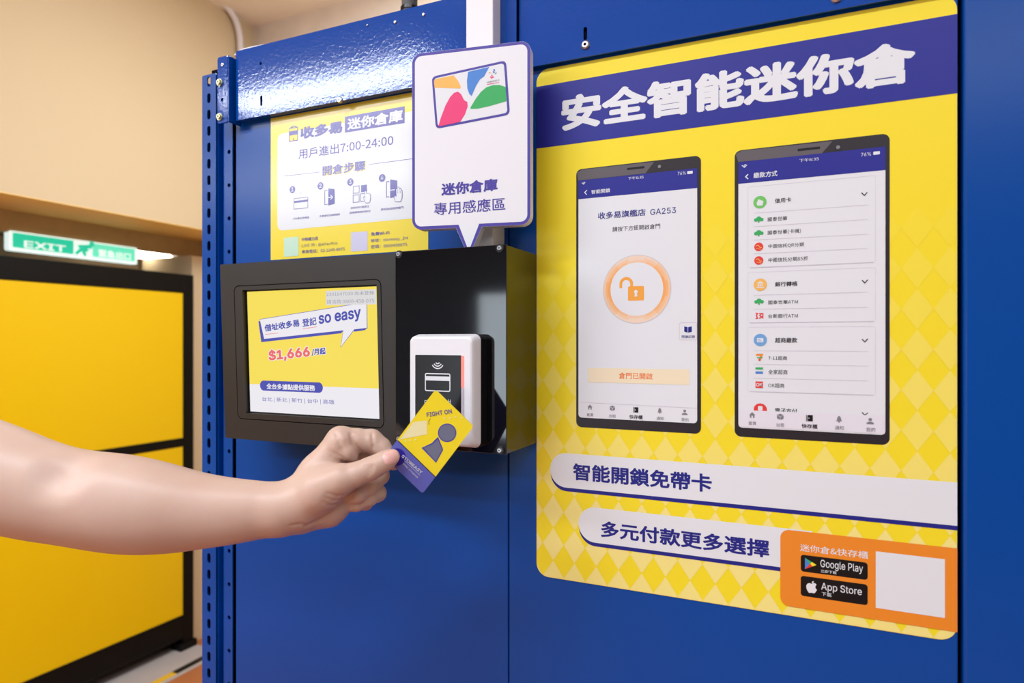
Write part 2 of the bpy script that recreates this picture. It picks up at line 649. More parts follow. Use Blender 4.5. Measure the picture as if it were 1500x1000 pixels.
pr._text('緊急出口', (ex0 + W * .66, exv0 + Hh * .64), (ex0 + W * .94, exv0 + Hh * .64), (ex0 + W * .66, exv0 + Hh * .20), M['exit_white'], 4, 0.02)
# running figure in a doorway
c0 = ex0 + W * .535
for pts in (((-.03, .04), (-.005, .1), (.03, .14)), ((.01, .03), (.0, .075), (.02, .1)), ((.035, .12), (.02, .135), (-.02, .12))):
    pr.polys(stroke([(c0 + a, exv0 + b * Hh / .19) for a, b in pts], 0.013), M['exit_green'], 4)
pr.poly(ellipse((c0 + .035, exv0 + .165 * Hh / .19), 0.011), M['exit_green'], 4)
pr.build('sign_face', sign)
# lit tube behind the beam
TL_ = Plane((-2.9, 0, 1.4), (0, 1, 0), (0, 0, 1))
a_, b_ = TL_.hit(196, 372), TL_.hit(249, 379)
lamp = empty('tube_lamp', (a_ + b_) / 2, 'lit white tube lamp beyond the exit sign under the brown beam', 'lamp')
lz = (a_.z + b_.z) / 2
bm = bmesh.new()
bm_cyl(bm, (-2.9, a_.y, lz), (-2.9, b_.y, lz), 0.016)
bm_done('tube', bm, M['tube'], lamp, True)
box('housing', (-2.93, -2.87, a_.y - .04, b_.y + .04, lz + 0.016, lz + 0.06), M['duct'], lamp, 0.004)
tag(box('wall_recess', (-3.35, -3.3, -1.2, 1.66, 1.3, lz + 0.06), M['beige_wall']), kind='structure')
tag(box('ceiling_recess', (-4.5, -2.80, -1.2, 1.665, lz + 0.06, lz + 0.1), M['beige_wall']), kind='structure')

# pipes and cables
WB = Plane((-2.375, 0, 1.4), (0, 1, 0), (0, 0, 1))
pp = [WB.hit(x, y) for x, y in ((300, -14), (318, -2), (334, 12), (345, 30), (350.5, 50), (352, 72), (352.5, 120))]
t = tube('conduit_pipe', pp, 0.014, M['duct'])
tag(t, 'white conduit pipe bending down the beige wall near the ceiling', 'pipe')

# ------------------------------------------------------------------ blue lockers
Z0, Z1, ZT = 1.7245, 1.8265, 1.79          # beam underside and top edge
XP0 = -0.7815
XJ = FRONT.uv(745, 500)[0]
XE = 0.1263


def locker(label, x0, x1, group='blue lockers in a row'):
    e = empty('storage_locker', ((x0 + x1) / 2, 0.3, 0), label, 'locker', group)
    box('body', (x0 + 0.0005, x1 - 0.0005, 0.014, 0.62, 0.01, Z1 - 0.004), M['dark'], e)
    return e


lk1 = locker('blue steel locker on the left with slotted corner post and screen on its front', -0.848, XJ)
lk2 = locker('blue steel locker whose front carries the big yellow poster', XJ, XE + 0.001)
lk3 = locker('plain blue steel locker with a bare front right of the poster', XE + 0.001, 1.0)
box('front_panel', (XP0, XJ - 0.0007, 0.0, 0.014, 0.03, Z1 - 0.006), M['blue'], lk1, 0.0012)
box('front_panel', (XJ + 0.0007, XE, 0.0, 0.014, 0.03, Z1 - 0.006), M['blue'], lk2, 0.0012)
box('front_panel', (XE + 0.0035, 0.99, -0.004, 0.014, 0.03, 2.1), M['blue'], lk3, 0.003, 3)
# slotted corner post
pu0, pu1 = FRONT.uv(298.5, 500)[0], FRONT.uv(318.5, 500)[0]
pc = FRONT.uv(308.3, 500)[0]
slots = []
z = 0.372 + 0.025
while z > -1.36:
    slots.append(rrect(pc - .0036, pc + .0036, z - .0075, z + .0075, .0035, 4))
    z -= 0.0251
plate('slotted_post', FRONT, rrect(pu0, pu1, -1.39, 0.408, 0.002, 2), 0.002, M['blue'], lk1, slots, 0.001)
cu1 = FRONT.uv(330, 500)[0]
fu1 = FRONT.uv(342, 500)[0]
bm = bmesh.new()
bm_box(bm, pu1, pu1 + .002, 0.0, 0.03, 0.01, 1.80)
bm_box(bm, pu0 + .001, pu1 + .001, 0.02, 0.024, 0.01, 1.812)
bm_box(bm, pu0, pu0 + .0015, -0.0005, 0.024, 0.01, 1.80)
bm_box(bm, pu1, cu1, 0.011, 0.0135, 0.01, 1.815)
bm_box(bm, pu1 + .004, cu1 - .004, 0.006, 0.0135, 0.01, 1.80, 0.002)
bm_box(bm, cu1 - .0015, cu1, 0.0, 0.0135, 0.01, 1.80)
bm_done('post_channel', bm, M['blue_gloss'], lk1)
hc = (cu1 + fu1) / 2 + 0.0015
holes = []
z = 0.285
while z > -1.36:
    holes.append(ellipse((hc, z), 0.0032, n=14))
    z -= 0.05
plate('post_flange', FRONT, rrect(cu1, fu1, -1.39, 0.38), 0.002, M['blue'], lk1, holes, 0.0)
# beam end connector
CP = Plane((0, -0.020, 1.4), (1, 0, 0), (0, 0, 1))
q0, q1, q2 = CP.uv(321, 130)[0], CP.uv(335.5, 130)[0], CP.uv(341, 130)[0]
vt, vb = CP.uv(328, 84)[1], CP.uv(328, 181)[1]
cp = plate('connector_plate', CP, rrect(q0, q1, vb, vt, 0.003, 3), 0.003, M['blue_gloss'], lk1, [ellipse(CP.uv(328, 147), .0028, n=14)])
box('connector_rib', (q1, q1 + 0.0025, -0.023, 0.0, 1.4 + vb, 1.4 + vt), M['blue_gloss'], lk1, 0.001)
for yy in (122.5, 172.5):
    p = CP.hit(325.5, yy)
    bm = bmesh.new()
    bm_cyl(bm, p, p + Vector((0, -.0055, 0)), .0052, .0052, 24)
    bm_cyl(bm, p + Vector((0, -.0055, 0)), p + Vector((0, -.008, 0)), .0042, .0034, 24)
    bm_cyl(bm, p + Vector((0, -.008, 0)), p + Vector((0, -.0081, 0)), .0014, .0014, 6, 1)
    bm_done('bolt', bm, [M['zinc'], M['dark']], cp)
screw('screw', CP.pt(*CP.uv(328.5, 96), 0.003), (0, -1, 0), .0028, M['steel'], cp, 0.0012)
# beams
BM = Plane((0, -0.012, 1.4), (1, 0, 0), (0, 0, 1))
BM2 = Plane((0, -0.006, 1.4), (1, 0, 0), (0, 0, 1))


def beam(parent, x0, x1, holes, z1, BM=BM):
    hs = []
    yf = BM.o.y + .0005
    for (x, y, kind) in holes:
        c = BM.uv(x, y)
        if kind == 'slot':
            hs.append(rrect(c[0] - .0022, c[0] + .0022, c[1] - .0075, c[1] + .0075, .002, 4))
        else:
            hs.append(ellipse(c, .0022, n=14))
    b = plate('beam', BM, rrect(x0, x1, Z0 - 1.4, z1 - 1.4, 0.001, 2), 0.0016, M['blue_gloss'], parent, hs)
    box('beam_flange', (x0, x1, yf, -0.0005, z1 - 0.004, z1 - 0.0005), M['blue_gloss'], parent)
    box('beam_lip', (x0, x1, yf, -0.0005, Z0 + 0.0005, Z0 + 0.003), M['blue_gloss'], parent)
    box('beam_hole_shade', (x0, x1, -0.004, -0.0005, Z0 + 0.003, z1 - 0.004), M['dark'], parent)  # near-black sheet added behind the holes, standing in for their shade
    return b


XB0 = BM.uv(347, 200)[0]
XBJ = BM.uv(757.5, 50)[0]
beam(lk1, XB0, XBJ - 0.0004, [(384, 148, 'slot'), (383, 93.5, 'h')], Z1)
beam(lk2, XBJ + 0.0004, XE, [(858, 50, 'slot')], Z1 + 0.05, BM2)
NF = (0, -1, 0)
for (x, y, r) in ((499, 147, .0042), (580.5, 33.5, .0022), (622, 22.5, .0022), (540, 38, .0014)):
    screw('screw', BM.pt(*BM.uv(x, y), .0016), NF, r, M['steel'], lk1, 0.002)
for (x, y) in ((858.5, 67), (1225, -2)):
    screw('screw', BM2.pt(*BM2.uv(x, y), .0016), NF, .005, M['steel'], lk2, 0.003)

bc = BM.hit(340, 78)
t = tube('white_cable', [BM.pt(*BM.uv(x, y), d) for x, y, d in ((341, 80, -.004), (352, 72, -.004), (375, 66.5, -.004), (405, 62.5, -.004), (440, 58.5, -.006), (480, 47, -.01))], 0.0018, M['duct'])
tag(t, 'thin white cable lying along the top of the blue beam', 'cable')
gp = Plane((0, 0.16, 1.4), (1, 0, 0), (0, 0, 1))
g = gp.hit(600, 8)
gy = empty('grey_pipe', (g.x, g.y, Z1), 'grey vertical pipe rising behind the blue beam', 'pipe')
bm = bmesh.new()
bm_cyl(bm, (g.x, g.y, Z1 - 0.006), (g.x, g.y, ZC), .0125, n=24)
bm_done('pipe', bm, M['grey_pipe'], gy, True)
bm = bmesh.new()
zc_ = gp.hit(600, 13).z
bm_cyl(bm, (g.x, g.y, zc_ - .004), (g.x, g.y, zc_ + .001), .0145, n=24)
bm_cyl(bm, (g.x, g.y, Z1 - .005), (g.x, g.y, zc_ - .004), .0105, n=24)
bm_done('collar', bm, M['black_plastic'], gy)

# cable duct
du = empty('cable_duct', (-0.35, 0, 1.5), 'white square cable duct running down the blue front behind the sign', 'cable duct')
DP = Plane((0, -0.0365, 1.4), (1, 0, 0), (0, 0, 1))
du0, du1 = DP.uv(682.5, 30)[0], DP.uv(722, 30)[0]
ztop = 1.4 + 0.62
box('duct_base', (du0 + .001, du1 - .001, -0.030, -0.0138, 1.497, ztop), M['duct'], du, 0.0005)
box('duct_cover', (du0, du1, -0.0365, -0.0295, 1.497, ztop), M['duct'], du, 0.0012)
box('duct_block', (du0 + .004, du1 - .002, -0.0138, -0.0002, 1.497, 1.7240), M['duct'], du, 0.0005)

# ------------------------------------------------------------------ notice on the left locker
N1 = FRONT
nx0, nx1 = N1.uv(397, 300)[0], N1.uv(627.6, 300)[0]
nz0 = N1.uv(397, 381)[1]
notice = plate('notice', N1, rrect(nx0, nx1, nz0, Z0 - 1.4 - .0006), 0.0004, M['n_yellow'], None, d0=0.0002)
tag(notice, 'yellow and white opening-hours notice on the left blue locker above the screen', 'notice')
pr = Print(N1, 0.0006)
T, TQ, X = pr.text, pr.textq, M
u1 = N1.uv(618, 250)[0]
u0, _, v0, v1 = N1.rect(407, 500, 197, 338)
pr.poly(rrect(u0, u1, v0, v1, .009), X['n_white'], 1)
# small locker emblem
pr.rect(424, 437, 188, 208, X['n_yellow'], 2, .001)
pr.frame(424, 437, 188, 208, .0011, X['n_violet'], 3, .001)
pr.rect(424, 437, 193, 199, X['n_violet'], 3)
pr.line([(425, 188.5), (430.5, 184.5), (436.5, 186.5)], .0012, X['n_violet'], 3)
pr.line([(430.5, 202), (430.5, 206)], .001, X['n_violet'], 4)
T('收多易', 440.6, 502, 187, 204.3, X['n_violet'], 3, .028)
pr.rect(505.7, 593.2, 171.2, 194.6, X['n_violet'], 2)
T('迷你倉庫', 509.5, 590.5, 174.2, 191.2, X['n_white'], 3, .02)
T('用戶進出7:00-24:00', 438, 576.5, 219, 233.6, X['n_violet'], 3, .006)
T('開倉步驟', 474, 537, 244, 258.6, X['n_yellow'], 2, .03)
T('開倉步驟', 473, 536, 243.4, 258.0, X['n_violet'], 3, .018)
pr.line([(416.5, 258.2), (469, 252)], .0006, X['n_violet'], 3)
pr.line([(540.6, 241.2), (612, 231.6)], .0006, X['n_violet'], 3)
for s_, x, y in (('1', 429, 277.7), ('2', 470, 272.4), ('3', 513.8, 266.8), ('4', 560.3, 260.8)):
    pr.disc(x, y, .0052, X['n_violet'], 3)
    T(s_, x - 1.6, x + 1.6, y - 3, y + 3, X['n_white'], 4, .01)
K = dict(ox=400, oy=250, k=7.143)
pr.frame(431, 451.8, 290.8, 306.8, .0006, X['n_violet'], 3, .001)
pr.rect(431, 451.8, 294.6, 297.4, X['n_violet'], 3)
cw = N1.uv(441, 287)
for r in (.002, .0036, .0052):
    pr.polys(stroke(ellipse(cw, r, n=8, a0=45, a1=135), .0006), X['n_lgrey'], 3)
for dx, dy in ((0, 0),):
    pr.line([(575, 205), (545, 210), (545, 356), (575, 352)], .0008, X['n_violet'], 3, **K)
    pr.px([(583, 185), (648, 193), (648, 345), (583, 365)], X['n_violet'], 3, **K)
    pr.line([(568, 283), (625, 277)], .0011, X['n_white'], 4, **K)
    pr.line([(605, 255), (630, 277), (606, 302)], .0011, X['n_white'], 4, **K)
for q in ((843, 165, 905, 238), (842, 258, 905, 333), (920, 243, 985, 322)):
    pr.line([(q[0], q[1]), (q[2], q[1] - 7), (q[2], q[3] - 5), (q[0], q[3])], .0007, X['n_violet'], 3, closed=True, **K)
pr.px([(925, 153), (985, 146), (985, 218), (925, 226)], X['n_violet'], 3, **K)
hand_o = [(965, 215), (980, 212), (984, 240), (1010, 238), (1025, 252), (1024, 300), (1015, 335), (975, 340), (962, 312), (948, 280), (958, 272), (968, 285)]
pr.px(hand_o, X['n_white'], 4, **K)
pr.line(hand_o, .0005, X['n_violet'], 5, closed=True, **K)
pr.line([(1220, 112), (1190, 117), (1190, 276), (1220, 272)], .0009, X['n_violet'], 3, **K)
pr.px([(1230, 92), (1302, 105), (1302, 270), (1230, 287)], X['n_violet'], 3, **K)
pr.line([(1215, 208), (1280, 200)], .001, X['n_white'], 4, **K)
palm_o = [(1285, 325), (1272, 280), (1280, 260), (1296, 270), (1292, 200), (1300, 185), (1308, 195), (1312, 172), (1322, 172), (1328, 195), (1338, 182), (1345, 200), (1356, 210), (1355, 285), (1338, 325)]
pr.px(palm_o, X['n_white'], 5, **K)
pr.line(palm_o, .0005, X['n_violet'], 6, closed=True, **K)
for a in ((1308, 200, 1310, 240), (1325, 198, 1325, 240), (1342, 205, 1340, 240)):
    pr.line([a[:2], a[2:]], .0005, X['n_violet'], 6, **K)
T('卡片靠近感應區', 429.4, 453.6, 319, 322.2, X['n_violet'])
T('手動推拉自動開啟', 468.5, 498.5, 315.2, 318.4, X['n_violet'])
T('依照用戶選擇位', 514, 541.5, 303.4, 306.6, X['n_violet'])
T('選擇要開啟的倉位', 512.3, 543.5, 310.4, 313.6, X['n_violet'])
T('使用後請關閉櫃門', 558.3, 591.5, 305.4, 308.9, X['n_violet'])
pr.rect(416.5, 438, 348.4, 376.2, X['n_mint'], 2)
pr.rect(514.6, 539, 340.6, 368.6, X['n_lilac'], 2)
T('中和威力店', 442.7, 466.4, 348.3, 353.4, X['n_violet'], 3, .012)
T('LINE ID : @404vftvs', 442.7, 495, 357.8, 362.8, X['n_grey'])
T('專案電話：02-2245-8075', 442.7, 505.7, 366.4, 371.6, X['n_violet'])
T('免費Wi-Fi', 544, 571, 340.4, 345.6, X['n_violet'], 3, .012)
T('帳號：storeasy_ZH', 544, 597.5, 350.2, 355.8, X['n_violet'])
T('密碼：0800458075', 544, 597, 359, 364.2, X['n_violet'])
pr.build('printing', notice)

# ------------------------------------------------------------------ poster on the middle locker
PX0, PX1, PZ0, PZ1 = -0.2942, 0.1255, -0.2780, 0.3222
poster = plate('poster', FRONT, rrect(PX0, PX1, PZ0, PZ1, .015, 8), 0.0005, M['p_yellow'], None, d0=0.0002)
tag(poster, 'large yellow and navy poster with two phones on the blue locker front', 'poster')
PB = 0.0007
# light diamonds
pr = Print(FRONT, PB)
du_, dv_ = FRONT.uv(1048, 669.5)
wd, hd = 0.0262, 0.0384
clip = rrect(PX0 + .0003, PX1 - .0003, PZ0 + .0003, PZ1 - .0003, .0147, 8)


def clip_poly(P, outline):
    """The part of polygon P inside a convex outline."""
    for i in range(len(outline)):
        a, b = outline[i], outline[(i + 1) % len(outline)]
        if abs(a[0] - b[0]) + abs(a[1] - b[1]) < 1e-9:
            continue
        fn = lambda p: (b[0] - a[0]) * (p[1] - a[1]) - (b[1] - a[1]) * (p[0] - a[0])
        out = []
        for k in range(len(P)):
            s_, e_ = P[k], P[(k + 1) % len(P)]
            fs, fe = fn(s_), fn(e_)
            if fs >= 0:
                out.append(s_)
            if (fs >= 0) != (fe >= 0):
                t = fs / (fs - fe)
                out.append((s_[0] + (e_[0] - s_[0]) * t, s_[1] + (e_[1] - s_[1]) * t))
        P = out
        if len(P) < 3:
            return None
    return P


for j in range(-8, 12):
    for i in range(-18, 14):
        cu, cv = du_ + i * wd, dv_ + j * hd
        f = (0.135 - cv) / 0.36
        if f < 0.03:
            continue
        r_ = .015
        q = clip_poly([(cu - wd / 2, cv), (cu, cv - hd / 2), (cu + wd / 2, cv), (cu, cv + hd / 2)], clip)
        if q:
            pr.poly(q, M['dia%d' % max(0, min(7, int(f * 8)))], 1)
pr.build('diamond_pattern', poster)
# headline
pr = Print(FRONT, PB)
v0, v1 = 0.2294, 0.3026
pr.poly([(PX0, v0), (PX1, v0), (PX1, v1), (PX0, v1)], M['p_navy'], 2)
pr.text('安全智能迷你倉', 822.7, 1341, 142, 193.6, M['p_white'], 3, .026)
pr.build('headline', poster)


def nav_icons(pr, xs, ys, s, dark):
    """Home, box, locker, bell and person icons in a row; s in metres."""
    g = M['p_grey']
    for k, (x, y) in enumerate(zip(xs, ys)):
        c = pr.p.uv(x, y)
        P = lambda pts: [(c[0] + a * s, c[1] + b * s) for a, b in pts]
        if k == 0:
            pr.poly(P([(-1, 0), (0, 1), (1, 0), (.7, 0), (.7, -.9), (.25, -.9), (.25, -.2), (-.25, -.2), (-.25, -.9), (-.7, -.9), (-.7, 0)]), g, 5)
        elif k == 1:
            pr.poly(P([(0, 1.05), (1, .6), (0, .15), (-1, .6)]), g, 5)
            pr.poly(P([(-1, .45), (-.08, 0), (-.08, -1), (-1, -.55)]), g, 5)
            pr.poly(P([(1, .45), (.08, 0), (.08, -1), (1, -.55)]), g, 5)
        elif k == 2:
            pr.poly(P([(-1, -1), (-.6, -1), (-.6, 1), (-1, 1)]), M['p_grey'], 5)
            pr.poly(P([(-.5, -1), (1, -1), (1, 1), (-.5, 1)]), M['p_black'], 5)
            pr.poly(P([(-.25, -.3), (.05, 0), (-.25, .3)]), M['p_white'], 6)
        elif k == 3:
            pr.poly(P([(-.9, -.6), (.9, -.6), (.6, -.2), (.55, .4), (.3, .85), (-.3, .85), (-.55, .4), (-.6, -.2)]), g, 5)
            pr.poly(ellipse(P([(0, -.8)])[0], .25 * s, n=12), g, 5)
            pr.poly(ellipse(P([(0, .9)])[0], .2 * s, n=12), g, 5)
        else:
            pr.poly(ellipse(P([(0, .5)])[0], .5 * s, n=20), g, 5)
            pr.poly(P([(-1, -.95), (1, -.95), (1, -.55), (.5, -.2), (-.5, -.2), (-1, -.55)]), g, 5)


def wifi(pr, x, y, s, m):
    c = pr.p.uv(x, y)
    for r in (.35, .75, 1.15):
        pr.polys(stroke(ellipse(c, r * s, n=10, a0=45, a1=135), .28 * s), m, 5)


def phone(ox0, ox1, oyt, oyb, sx0, sx1, hyt, hyb, syb, shine, spk, lens):
    pr = Print(FRONT, PB)
    u0, u1, v0, v1 = FRONT.rect(ox0, ox1, oyt, oyb)
    pr.poly(rrect(u0, u1, v0, v1, .0065, 8), M['p_phone'], 3)
    pr.px(shine, M['p_phone_shine'], 4)
    pr.line(spk, .0024, M['p_black'], 5)
    pr.disc(lens[0], lens[1], .0034, M['p_dark'], 5)
    pr.disc(lens[0], lens[1], .0018, M['p_grey'], 6)
    return pr


C2 = dict(ox=830, oy=220, k=4.548)
K2 = lambda pts: [(830 + x / 4.548, 220 + y / 4.548) for x, y in pts]
pr = phone(844.5, 1027, 248.6, 624.8, 847.6, 1021.5, 265, 292, 611, K2([(80, 203), (70, 150), (105, 130), (585, 78), (527, 155)]), K2([(405, 127), (520, 114)]), (966.3, 244.2))
ph1 = pr.build('phone_picture', poster)
sc = Print(FRONT, PB)
T = sc.text
su0, su1, sv0, sv1 = FRONT.rect(847.8, 1021.5, 265, 611)
hv = FRONT.uv(847.8, 292)[1]
sc.poly(rrect(su0, su1, sv0, hv + .001, .004, corners=(1, 1, 0, 0)), M['p_white'], 4)
sc.poly([(su0, hv), (su1, hv), (su1, sv1), (su0, sv1)], M['p_navy'], 5)
W_ = M['p_white']
wifi(sc, 855.3, 271, .0026, W_)
T('下午6:35', 920.6, 943.2, 259.6, 264.2, W_, 6)
T('76%', 993, 1004.8, 252.3, 257, W_, 6)
sc.rect(1007, 1015, 251.2, 255.4, W_, 6, .0006)
sc.line([(860.3, 278.8), (857, 282.2), (860, 285.4)], .0009, W_, 6)
T('智能開鎖', 866.7, 894.2, 278.6, 284.6, W_, 6, .01)
T('收多易旗艦店', 876.6, 946, 311.6, 321.5, M['p_navy_text'], 6, .01)
T('GA253', 953, 990.5, 306.6, 315, M['p_navy_text'], 6, .006)
T('請按下方鈕開啟倉門', 897.7, 967.4, 332.6, 339.7, M['p_dark'], 6)
c = FRONT.uv(932.7, 423.6)
sc.poly(ellipse(c, .0384, n=64), M['p_lgrey'], 5, [ellipse(c, .0377, n=64)])
for k in range(72):
    a0, a1 = k * 5, k * 5 + 5.2
    st = abs(math.cos(math.radians(a0 + 2.5))) ** 1.3
    for (r0, r1, g) in ((.0295, .0325, 1.0), (.0325, .0352, .72), (.0352, .0376, .42)):
        lv = max(0, min(5, int(round((0.30 + 0.70 * st) * g * 5))))
        inn = ellipse(c, r0, n=2, a0=a0, a1=a1)
        out = ellipse(c, r1, n=2, a0=a0, a1=a1)
        sc.poly(out + inn[::-1], M['ring%d' % lv], 5)
sc.poly(ellipse(c, .0297, n=64), M['p_white'], 6)
sc.rect(920.4, 943.8, 419.5, 440.5, M['p_orange2'], 7, .0016)
sh = FRONT.uv(917.8, 416)
sc.polys(stroke([(sh[0] - .0062, sh[1] - .0045)] + ellipse(sh, .0062, n=14, a0=180, a1=0)[::1] + [(sh[0] + .0062, sh[1] - .006)], .0032), M['p_orange2'], 7)
kh = FRONT.uv(932, 427.5)
sc.poly(ellipse(kh, .0021, n=16), M['p_white'], 8)
sc.poly([(kh[0] - .0018, kh[1] - .0052), (kh[0] + .0018, kh[1] - .0052), (kh[0] + .0007, kh[1]), (kh[0] - .0007, kh[1])], M['p_white'], 8)
sc.frame(995, 1021.4, 472.2, 498, .0005, M['p_lgrey'], 5, .002)
sc.px([(1002.6, 478), (1007.4, 479), (1007.4, 487), (1002.6, 485.6)], M['p_navy_text'], 6)
sc.px([(1008.4, 479), (1013.6, 478), (1013.6, 485.8), (1008.4, 487)], M['p_navy_text'], 6)
T('開鎖記錄', 998.9, 1018.4, 490.8, 495.2, M['p_navy_text'], 6)
sc.rect(862, 1010, 538.4, 559.6, M['p_cream'], 5)
T('倉門已開啟', 907, 956.5, 545.2, 554.6, mat('ink_deep_orange', (232, 122, 56), 0.4), 6, .012)
sc.line([(850, 588.6), (1021, 597.6)], .0004, M['p_lgrey'], 5)
nav_icons(sc, (864.7, 897.5, 931.6, 966.8, 1003.3), (596, 597.7, 600, 601.4, 603.6), .0030, 2)
for s_, a, b, y0, y1, m in (('首頁', 860, 869.5, 604.6, 609.2, 'p_grey'), ('出租', 892.5, 902.5, 606.2, 611, 'p_grey'), ('快存櫃', 922.3, 941.7, 607, 613, 'p_dark'), ('通知', 962, 972.6, 609.6, 614.6, 'p_grey'), ('我的', 998.4, 1009, 611.4, 616.6, 'p_grey')):
    T(s_, a, b, y0, y1, M[m], 6, .01 if m == 'p_dark' else 0)
sc.build('phone_screen', ph1)

K3 = lambda pts: [(1060 + x / 4.165, 190 + y / 4.165) for x, y in pts]
K4 = lambda pts: [(1060 + x / 3.846, 400 + y / 3.846) for x, y in pts]
pr = phone(1076.3, 1303, 221.4, 638.6, 1081.6, 1296.5, 238, 269.7, 625.7, K3([(90, 198), (74, 150), (108, 130), (665, 71), (597, 148)]), K3([(452, 126), (588, 111)]), (1227.6, 216))
ph2 = pr.build('phone_picture', poster)
sc = Print(FRONT, PB)
T = sc.text
su0, su1, sv0, sv1 = FRONT.rect(1081.8, 1296.8, 238, 625.7)
hv = FRONT.uv(1081.8, 269.7)[1]
sc.poly(rrect(su0, su1, sv0, hv + .001, .004, corners=(1, 1, 0, 0)), M['p_white'], 4)
sc.poly([(su0, hv), (su1, hv), (su1, sv1), (su0, sv1)], M['p_navy'], 5)
wifi(sc, 1090.6, 246.6, .0030, W_)
T('下午6:35', 1171, 1199.3, 233.4, 238.2, W_, 6)
T('76%', 1261.2, 1275.6, 224.6, 229.8, W_, 6)
sc.rect(1279, 1288.6, 222.8, 227.4, W_, 6, .0006)
sc.line([(1096, 255.6), (1092.4, 259.2), (1096, 262.4)], .0010, W_, 6)
T('繳款方式', 1104, 1138.8, 253.4, 261.4, W_, 6, .012)


def underline(pts, m='p_lgrey', wdt=.0004):
    sc.line(pts, wdt, M[m], 5)


for y0, y1 in ((274, 392.2), (399, 472.6), (479, 573)):
    sc.frame(1095.5, 1282.5, y0, y1, .0004, M['p_hair'], 5, .002)
    sc.rect(1099, 1279, y1 - .6, y1 + .5, M['p_lgrey'], 6)


def header(x, y, r, m, txt, x0, x1, yt, yb, cx, cy):
    sc.disc(x, y, r, M[m], 6)
    T(txt, x0, x1, yt, yb, M['p_dark'], 6, .010)
    sc.line([(cx - 4.2, cy - 1.8), (cx, cy + 2.2), (cx + 4.2, cy - 2.4)], .0009, M['p_dark'], 6)


header(1113.3, 296.4, .0064, 'p_lgreen', '信用卡', 1135.2, 1159, 291, 298, 1266, 284.4)
sc.px([(1108.5, 298), (1111, 292), (1118.5, 295), (1117, 301.5), (1109.5, 301.5)], W_, 7)
for pts in ([(185, 510), (880, 460)], [(185, 592), (880, 548)], [(185, 673), (880, 638)], [(185, 757), (880, 725)]):
    underline(K3(pts))


def tree_icon(x, y):
    c = FRONT.uv(x, y)
    for a, b, r in ((-.0028, 0, .0018), (0, .0008, .0026), (.0028, 0, .0018)):
        sc.poly(ellipse((c[0] + a, c[1] + b), r, n=18), M['p_green'], 6)
    sc.poly([(c[0] - .0007, c[1] - .003), (c[0] + .0007, c[1] - .003), (c[0] + .0004, c[1]), (c[0] - .0004, c[1])], M['p_green'], 6)


def round_icon(x, y):
    sc.disc(x, y, .0044, M['p_red'], 6)
    c = FRONT.uv(x, y)
    sc.polys(stroke([(c[0] - .003, c[1] + .001), (c[0] - .0005, c[1] + .0018), (c[0] + .001, c[1] - .0005), (c[0] + .003, c[1] - .001)], .0007), M['p_sand'], 7)
    sc.polys(stroke([(c[0] - .0025, c[1] - .0015), (c[0], c[1] - .002), (c[0] + .0025, c[1] - .0028)], .0005), M['p_sand'], 7)


tree_icon(1111.6, 322)
T('國泰世華', 1124.8, 1153, 318.6, 324.8, M['p_dark'], 6)
tree_icon(1111.6, 342)
T('國泰世華(卡機)', 1124.8, 1173, 338, 344.8, M['p_dark'], 6)
round_icon(1111.6, 361.7)
T('中國信託QR分期', 1125.5, 1177.5, 358, 364.4, M['p_dark'], 6)
round_icon(1111.6, 381.6)
T('中國信託分期85折', 1125.5, 1183.5, 378, 384.3, M['p_dark'], 6)
header(1113.8, 417, .0064, 'p_sand', '銀行轉帳', 1135.4, 1168, 413, 420, 1266.7, 412.2)
c = FRONT.uv(1113.8, 417)
sc.poly([(c[0] - .0036, c[1] + .0014), (c[0], c[1] + .0036), (c[0] + .0036, c[1] + .0014)], W_, 7)
for k in (-.0024, -.0006, .0012):
    sc.poly([(c[0] + k, c[1] - .002), (c[0] + k + .001, c[1] - .002), (c[0] + k + .001, c[1] + .001), (c[0] + k, c[1] + .001)], W_, 7)
sc.poly([(c[0] - .0036, c[1] - .0034), (c[0] + .0036, c[1] - .0034), (c[0] + .0036, c[1] - .0024), (c[0] - .0036, c[1] - .0024)], W_, 7)
underline(K4([(170, 125), (812, 107)]))
tree_icon(1112, 442)
T('國泰世華ATM', 1125.5, 1168.7, 440, 445.8, M['p_dark'], 6)
underline(K4([(170, 203), (812, 192)]))
for q in ([(1107, 458.5), (1110, 459), (1108, 462), (1110, 466), (1107, 466.5)], [(1112, 459), (1116, 459), (1113, 462), (1116, 464), (1112, 466.5)], [(1117.5, 458.5), (1117.5, 466.5)]):
    sc.line(q, .0011, M['p_red'], 6)
T('台新銀行ATM', 1125.5, 1168.7, 460, 466, M['p_dark'], 6)
header(1113.8, 497.8, .0064, 'p_lblue', '超商繳款', 1135.4, 1168, 494.4, 501.8, 1266.7, 498.3)
sc.rect(1109, 1118.4, 495, 501.2, W_, 7, .0006)
sc.line([(1110, 497), (1114, 497)], .0006, M['p_lblue'], 8)
sc.line([(1110, 499.2), (1116, 499.2)], .0006, M['p_lblue'], 8)
underline(K4([(170, 437), (812, 440)]))
sc.line([(1107.5, 519.3), (1116, 519.3), (1112.4, 528)], .0020, M['p_orange'], 6)
sc.line([(1109, 523.6), (1117, 523.6)], .0009, M['p_green'], 7)
sc.line([(1111.5, 526), (1113.8, 528)], .0016, M['p_red'], 7)
T('7-11超商', 1125.5, 1153, 521, 527, M['p_dark'], 6)
underline(K4([(170, 512), (812, 523)]))
sc.rect(1106.8, 1117.7, 537.8, 540.8, M['p_green'], 6)
sc.rect(1106.8, 1117.7, 541.3, 543.6, W_, 6)
sc.rect(1106.8, 1117.7, 543.8, 547, M['p_blue'], 6)
T('全家超商', 1125.5, 1153.6, 541, 547.8, M['p_dark'], 6)
underline(K4([(170, 590), (812, 606)]))
sc.rect(1106.8, 1117.7, 558.2, 567.8, M['p_red'], 6, .0006)
